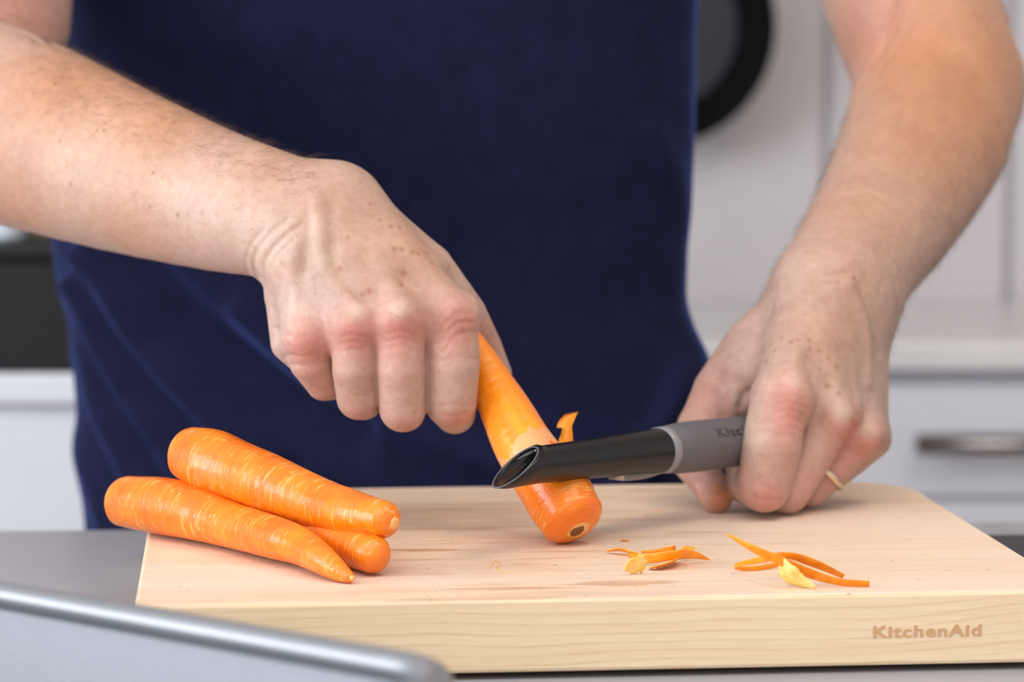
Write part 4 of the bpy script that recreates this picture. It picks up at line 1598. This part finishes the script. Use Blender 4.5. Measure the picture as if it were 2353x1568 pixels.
person = empty('person', (TX, YT, 0), 'person in a navy T-shirt peeling a carrot, bare forearms reaching over the board', 'person')
V = np.vstack([VA, VB, VT]) - np.array(person.location)
Fq = np.vstack([FA, FB + len(VA), FT + len(VA) + len(VB)])
me = bpy.data.meshes.new('body')
me.vertices.add(len(V)); me.vertices.foreach_set('co', V.astype(np.float32).ravel())
me.loops.add(Fq.size); me.loops.foreach_set('vertex_index', Fq.astype(np.int32).ravel())
me.polygons.add(len(Fq)); me.polygons.foreach_set('loop_start', np.arange(0, Fq.size, 4, dtype=np.int32))
me.update(calc_edges=True)
me.validate()
me.polygons.foreach_set('use_smooth', np.ones(len(me.polygons), dtype=bool))
att = me.attributes.new('tint', 'FLOAT_COLOR', 'POINT')
cc = np.vstack([cA, cB, cT]); cc = np.column_stack([cc, np.ones(len(cc))]).astype(np.float32)
att.data.foreach_set('color', cc.ravel())
link('body', me, M['skin'], person)


# ---- T-shirt: one tube of cloth with sleeves
def zz(py, Y=1.66):
    return P(CX, py, Y)[2]


tab = [(-640, 250, 1510), (-500, 185, 1560), (-300, 170, 1600), (0, 168, 1603), (130, 160, 1600), (330, 145, 1595), (560, 131, 1586), (680, 139, 1581), (750, 149, 1604), (825, 158, 1640),
       (900, 163, 1665), (1000, 168, 1690), (1120, 163, 1705), (1220, 180, 1712), (1400, 190, 1715), (1800, 190, 1715)]
tabz = np.array([zz(t[0]) for t in tab])[::-1]
tabl = np.array([P(t[1], 600, YT + (.09 if t[0] > 500 else .03))[0] for t in tab])[::-1]
tabr = np.array([P(t[2], 600, YT - (.06 if t[0] > 500 else .02))[0] for t in tab])[::-1]
FOLDS = [  # ridges (+) and valleys (-) as polylines over photo columns/rows on the front of the cloth, with width and height
    ([(195, 665), (240, 760), (300, 900), (390, 1030), (500, 1130)], 22, .009),
    ([(220, 590), (275, 650), (370, 800), (520, 960), (640, 1060)], 24, .009),
    ([(200, 800), (250, 950), (330, 1100), (400, 1220)], 20, .007),
    ([(160, 1000), (200, 1080), (260, 1220)], 18, .006),
    ([(560, 720), (760, 900), (1000, 1020), (1200, 1090)], 26, .003),
    ([(300, 600), (440, 740), (640, 900), (820, 980)], 34, -.006),
    ([(175, 720), (270, 900), (380, 1060)], 18, -.006),
    ([(1500, 300), (1560, 420), (1600, 520)], 22, .002),
    ([(1440, 1120), (1540, 960), (1620, 800)], 26, .005),
    ([(1480, 1140), (1570, 1000), (1660, 900)], 22, -.005),
]
KT = lambda z: float(np.interp(z, [ZB + .05, ZB + .22], [.40, .08]))
NU, NV = 190, 420
Vs = []
zs = np.linspace(ZB - .16, zz(-640), NU)
xl = np.interp(zs, tabz, tabl); xr = np.interp(zs, tabz, tabr)
ker = np.hanning(9); ker /= ker.sum()
sm = lambda a: np.convolve(np.pad(a, 4, mode='edge'), ker, 'valid')
xl, xr = sm(xl), sm(xr)
for i, z in enumerate(zs):
    t = np.linspace(0, 2 * np.pi, NV, endpoint=False)
    cx, hw = (xl[i] + xr[i]) / 2, (xr[i] - xl[i]) / 2
    hd = .088
    c, s = np.cos(t), np.sin(t)
    ex = 1.06
    x = cx + hw * np.sign(c) * np.abs(c) ** ex
    y = YT + .02 * KT(z) / .4 + hd * np.sign(s) * np.abs(s) ** ex - KT(z) * (x - cx)      # the trunk is turned a little to the right
    Vs.append(np.column_stack([x, y, np.full(NV, z)]))
Vs = np.array(Vs)
flat = Vs.reshape(-1, 3).copy()
d = flat - CAM
yv = d[:, 1] * SP + d[:, 2] * CP; zv = d[:, 1] * CP - d[:, 2] * SP
uu, ww = CX + F * d[:, 0] / zv, CY - F * yv / zv
q3 = np.column_stack([uu, ww, np.zeros(len(uu))]).astype(np.float32)
frontm = np.clip((YT + .03 - np.interp(flat[:, 2], [ZB + .05, ZB + .22], [.40, .08]) * (flat[:, 0] - TX) - flat[:, 1]) / .05, 0, 1)
disp = np.zeros(len(flat))
for (ln, wd, amp) in FOLDS:
    t = sd_chain(q3, [(np.array([a, b, 0], np.float32), 0.0) for a, b in spline(ln, 14)])
    disp += 1.9 * amp * np.exp(-(t / (wd * 1.55)) ** 2)
disp += .0011 * np.sin(uu / 130 + ww / 210) * np.sin(ww / 170 - uu / 300 + 1)
nrm = np.column_stack([(flat[:, 0] - TX) / .19 * .5 - .3, (flat[:, 1] - YT) / .112, np.zeros(len(flat))])
nrm /= np.linalg.norm(nrm, axis=1)[:, None]
flat += nrm * (disp * frontm)[:, None]
fsh = grid_faces(NU, NV, True, False)
# shoulders: close towards the collar
top = flat[-NV:]
extra = []
for k, (sc, dz) in enumerate([(.96, .02), (.85, .045), (.66, .068), (.46, .085), (.36, .09)]):
    c0 = np.array([top[:, 0].mean(), YT, 0])
    q = top.copy()
    q[:, 0] = c0[0] + (top[:, 0] - c0[0]) * sc; q[:, 1] = YT + (top[:, 1] - YT) * min(1, sc + .1); q[:, 2] = top[:, 2] + dz
    extra.append(q)
allv = np.vstack([flat] + extra)
fsh = grid_faces(NU + len(extra), NV, True, False)
geos = [(allv, fsh)]
for s in (-1, 1):
    sh = np.array([TX + s * .15, YT, ZB + .455])
    el = np.array((A_UPPER if s < 0 else B_UPPER)[-1][0], float)
    e2 = sh + (el - sh) * .90
    geos.append(tube(spline([sh, (sh + e2) / 2 + np.array([s * .012, 0, .01]), e2], 16), np.linspace(.062, .058, 16), 40, cap=False))
vv, ff = join_geo(*geos)
sh_o = child('t_shirt', vv, ff, M['shirt'], person)
sh_o['label'] = 'navy blue cotton T-shirt'

geos = []
for s in (-1, 1):
    geos.append(tube(spline([(TX + s * .075, YT + .02 - s * .03, ZB - .12), (TX + s * .10, YT, ZB - .45), (TX + s * .105, YT + .01, .06)], 20), np.linspace(.075, .07, 20), 32))
hipv, hipf = lathe([(.10, 0), (.155, .03), (.16, .12), (.158, .17)], 48, (0, 0, 0))
hipv = hipv * np.array([.93, .46, 1])
hipv[:, 1] -= .40 * hipv[:, 0]
hipv = hipv + np.array([TX, YT + .02, ZB - .20])
vv, ff = join_geo((hipv, hipf), *geos)
child('trousers', vv, ff, M['denim'], person)
for s in (-1, 1):
    V_, F_ = lathe([(.02, 0.0), (.045, 0.0), (.05, .02), (.045, .06), (.03, .075)], 28, (0, 0, 0))
    V_ = V_ * np.array([1.0, 2.6, 1.0]) + np.array([TX + s * .11, YT - .05, 0.001])
    child('shoe', V_, F_, M['shoe'], person)
V_, F_ = lathe([(.003, .13), (.04, .122), (.068, .09), (.079, .04), (.080, 0), (.074, -.05)], 36, (0, 0, 0))
V_ = V_ * np.array([1, 1.22, 1]) + np.array([TX, YT - .002, ZB + .70])
child('hair', V_, F_, M['hair'], person)
for s in (-1, 1):
    V_, F_ = lathe([(.0005, -.010), (.006, -.008), (.010, 0), (.006, .008), (.0005, .010)], 20, (TX + s * .031, YT - .100, ZB + .70))
    child('eye', V_, F_, M['sclera'], person)
c0, c1 = B_FING[2][1][0].astype(float), B_FING[2][2][0].astype(float)
ra = c1 - c0
rc = c0 + ra * .38
a_, u_, w_ = frame_from(ra)
tt = np.linspace(0, 2 * np.pi, 48, endpoint=False)
Rr = .0103
V_, F_ = tube([rc + Rr * (math.cos(t) * u_ + math.sin(t) * w_) for t in tt], .0011, 10, closed=True)
V_ = V_ + a_ * (((V_ - rc) @ a_)[:, None] * 0.5)
ro = child('wedding_ring', V_, F_, M['gold'], person)
ro['label'] = 'thin pale gold ring on the right-side hand'


def sd_grad(fn, p, e=.0006):
    g = np.stack([fn((p + np.eye(3)[k] * e).astype(np.float32)) - fn((p - np.eye(3)[k] * e).astype(np.float32)) for k in range(3)], 1)
    return g / np.maximum(np.linalg.norm(g, axis=1), 1e-9)[:, None]


def arm_hair(V, fn, mask, along, n, seed, side):
    r = np.random.default_rng(seed)
    idx = np.where(mask)[0]
    pk = V[r.choice(idx, 9 * n, replace=False)]
    nr = sd_grad(fn, pk)
    ok = np.where(side(nr))[0][:n]
    pk, nr = pk[ok], nr[ok]
    n = len(pk)
    al = np.asarray(along, float); al = al / np.linalg.norm(al)
    t = al[None] + r.normal(0, .35, (n, 3))
    t -= nr * (t * nr).sum(1)[:, None]
    t /= np.linalg.norm(t, axis=1)[:, None]
    ln = r.uniform(.005, .011, n)[:, None]
    lift = r.uniform(.25, .75, n)[:, None]
    pts_ = [pk - nr * .0003, pk + nr * ln * .30 * lift + t * ln * .38, pk + nr * ln * .42 * lift + t * ln * .72, pk + nr * ln * .38 * lift + t * ln]
    sd = np.cross(nr, t)
    rad = [.000036, .000036, .00003, .00001]
    ring = []
    for q, w in zip(pts_, rad):
        for k in range(3):
            a = 2 * math.pi * k / 3
            ring.append(q + w * (math.cos(a) * nr + math.sin(a) * sd))
    VV = np.stack(ring, 1)                                   # n x 12 x 3
    ff = []
    for j in range(3):
        for k in range(3):
            ff.append([j * 3 + k, j * 3 + (k + 1) % 3, j * 3 + 3 + (k + 1) % 3, j * 3 + 3 + k])
    ff = np.array(ff)
    FFq = (ff[None] + (np.arange(n) * 12)[:, None, None]).reshape(-1, 4)
    return VV.reshape(-1, 3), FFq


def pix(V):
    d = V - CAM
    yv = d[:, 1] * SP + d[:, 2] * CP; zv = d[:, 1] * CP - d[:, 2] * SP
    return CX + F * d[:, 0] / zv, CY - F * yv / zv


ua, va = pix(VA)
ha = arm_hair(VA, arm_a, (ua > 60) & (ua < 720) & (va < 560) & (va > 80 + .0 * ua), P(760, 460, 1.32) - P(100, 190, 1.45), 1700, 5, lambda q: q[:, 2] + .3 * rng.random(len(q)) > .75)
hb_u, hb_v = pix(VB)
hb = arm_hair(VB, arm_b, (hb_v > 250) & (hb_v < 800) & (hb_u > 1700), P(1990, 720, 1.40) - P(2150, 300, 1.55), 1500, 6, lambda q: np.abs(q[:, 0]) + .35 * rng.random(len(q)) > .85)
ho = child('arm_hair', np.vstack([ha[0], hb[0]]), [tuple(q) for q in np.vstack([ha[1], hb[1] + len(ha[0])])], M['arm_hair'], person)
ho['kind'] = 'stuff'

# thumb nail of the right-side hand
n0, n1 = P(1597, 1108, 1.363), P(1623, 1162, 1.358)
a_, u_, w_ = frame_from(n1 - n0, (-.93, -.30, .15))
nv = []
NL, NW = 14, 10
for i in range(NL):
    t = i / (NL - 1)
    hw = .0042 * math.sin(math.pi * min(.93, .10 + .8 * t)) ** .5
    for j in range(NW):
        q = j / (NW - 1) * 2 - 1
        nv.append(n0 + (n1 - n0) * t + u_ * hw * q + w_ * (.0012 - .0026 * q * q - .0006 * (2 * t - 1) ** 2))
nv = np.array(nv)
nv = np.vstack([nv, nv - w_ * .0006])
nf = grid_faces(NL, NW, False)
nf = nf + [[i + NL * NW for i in q[::-1]] for q in nf]
child('thumb_nail', nv, nf, M['nail'], person)
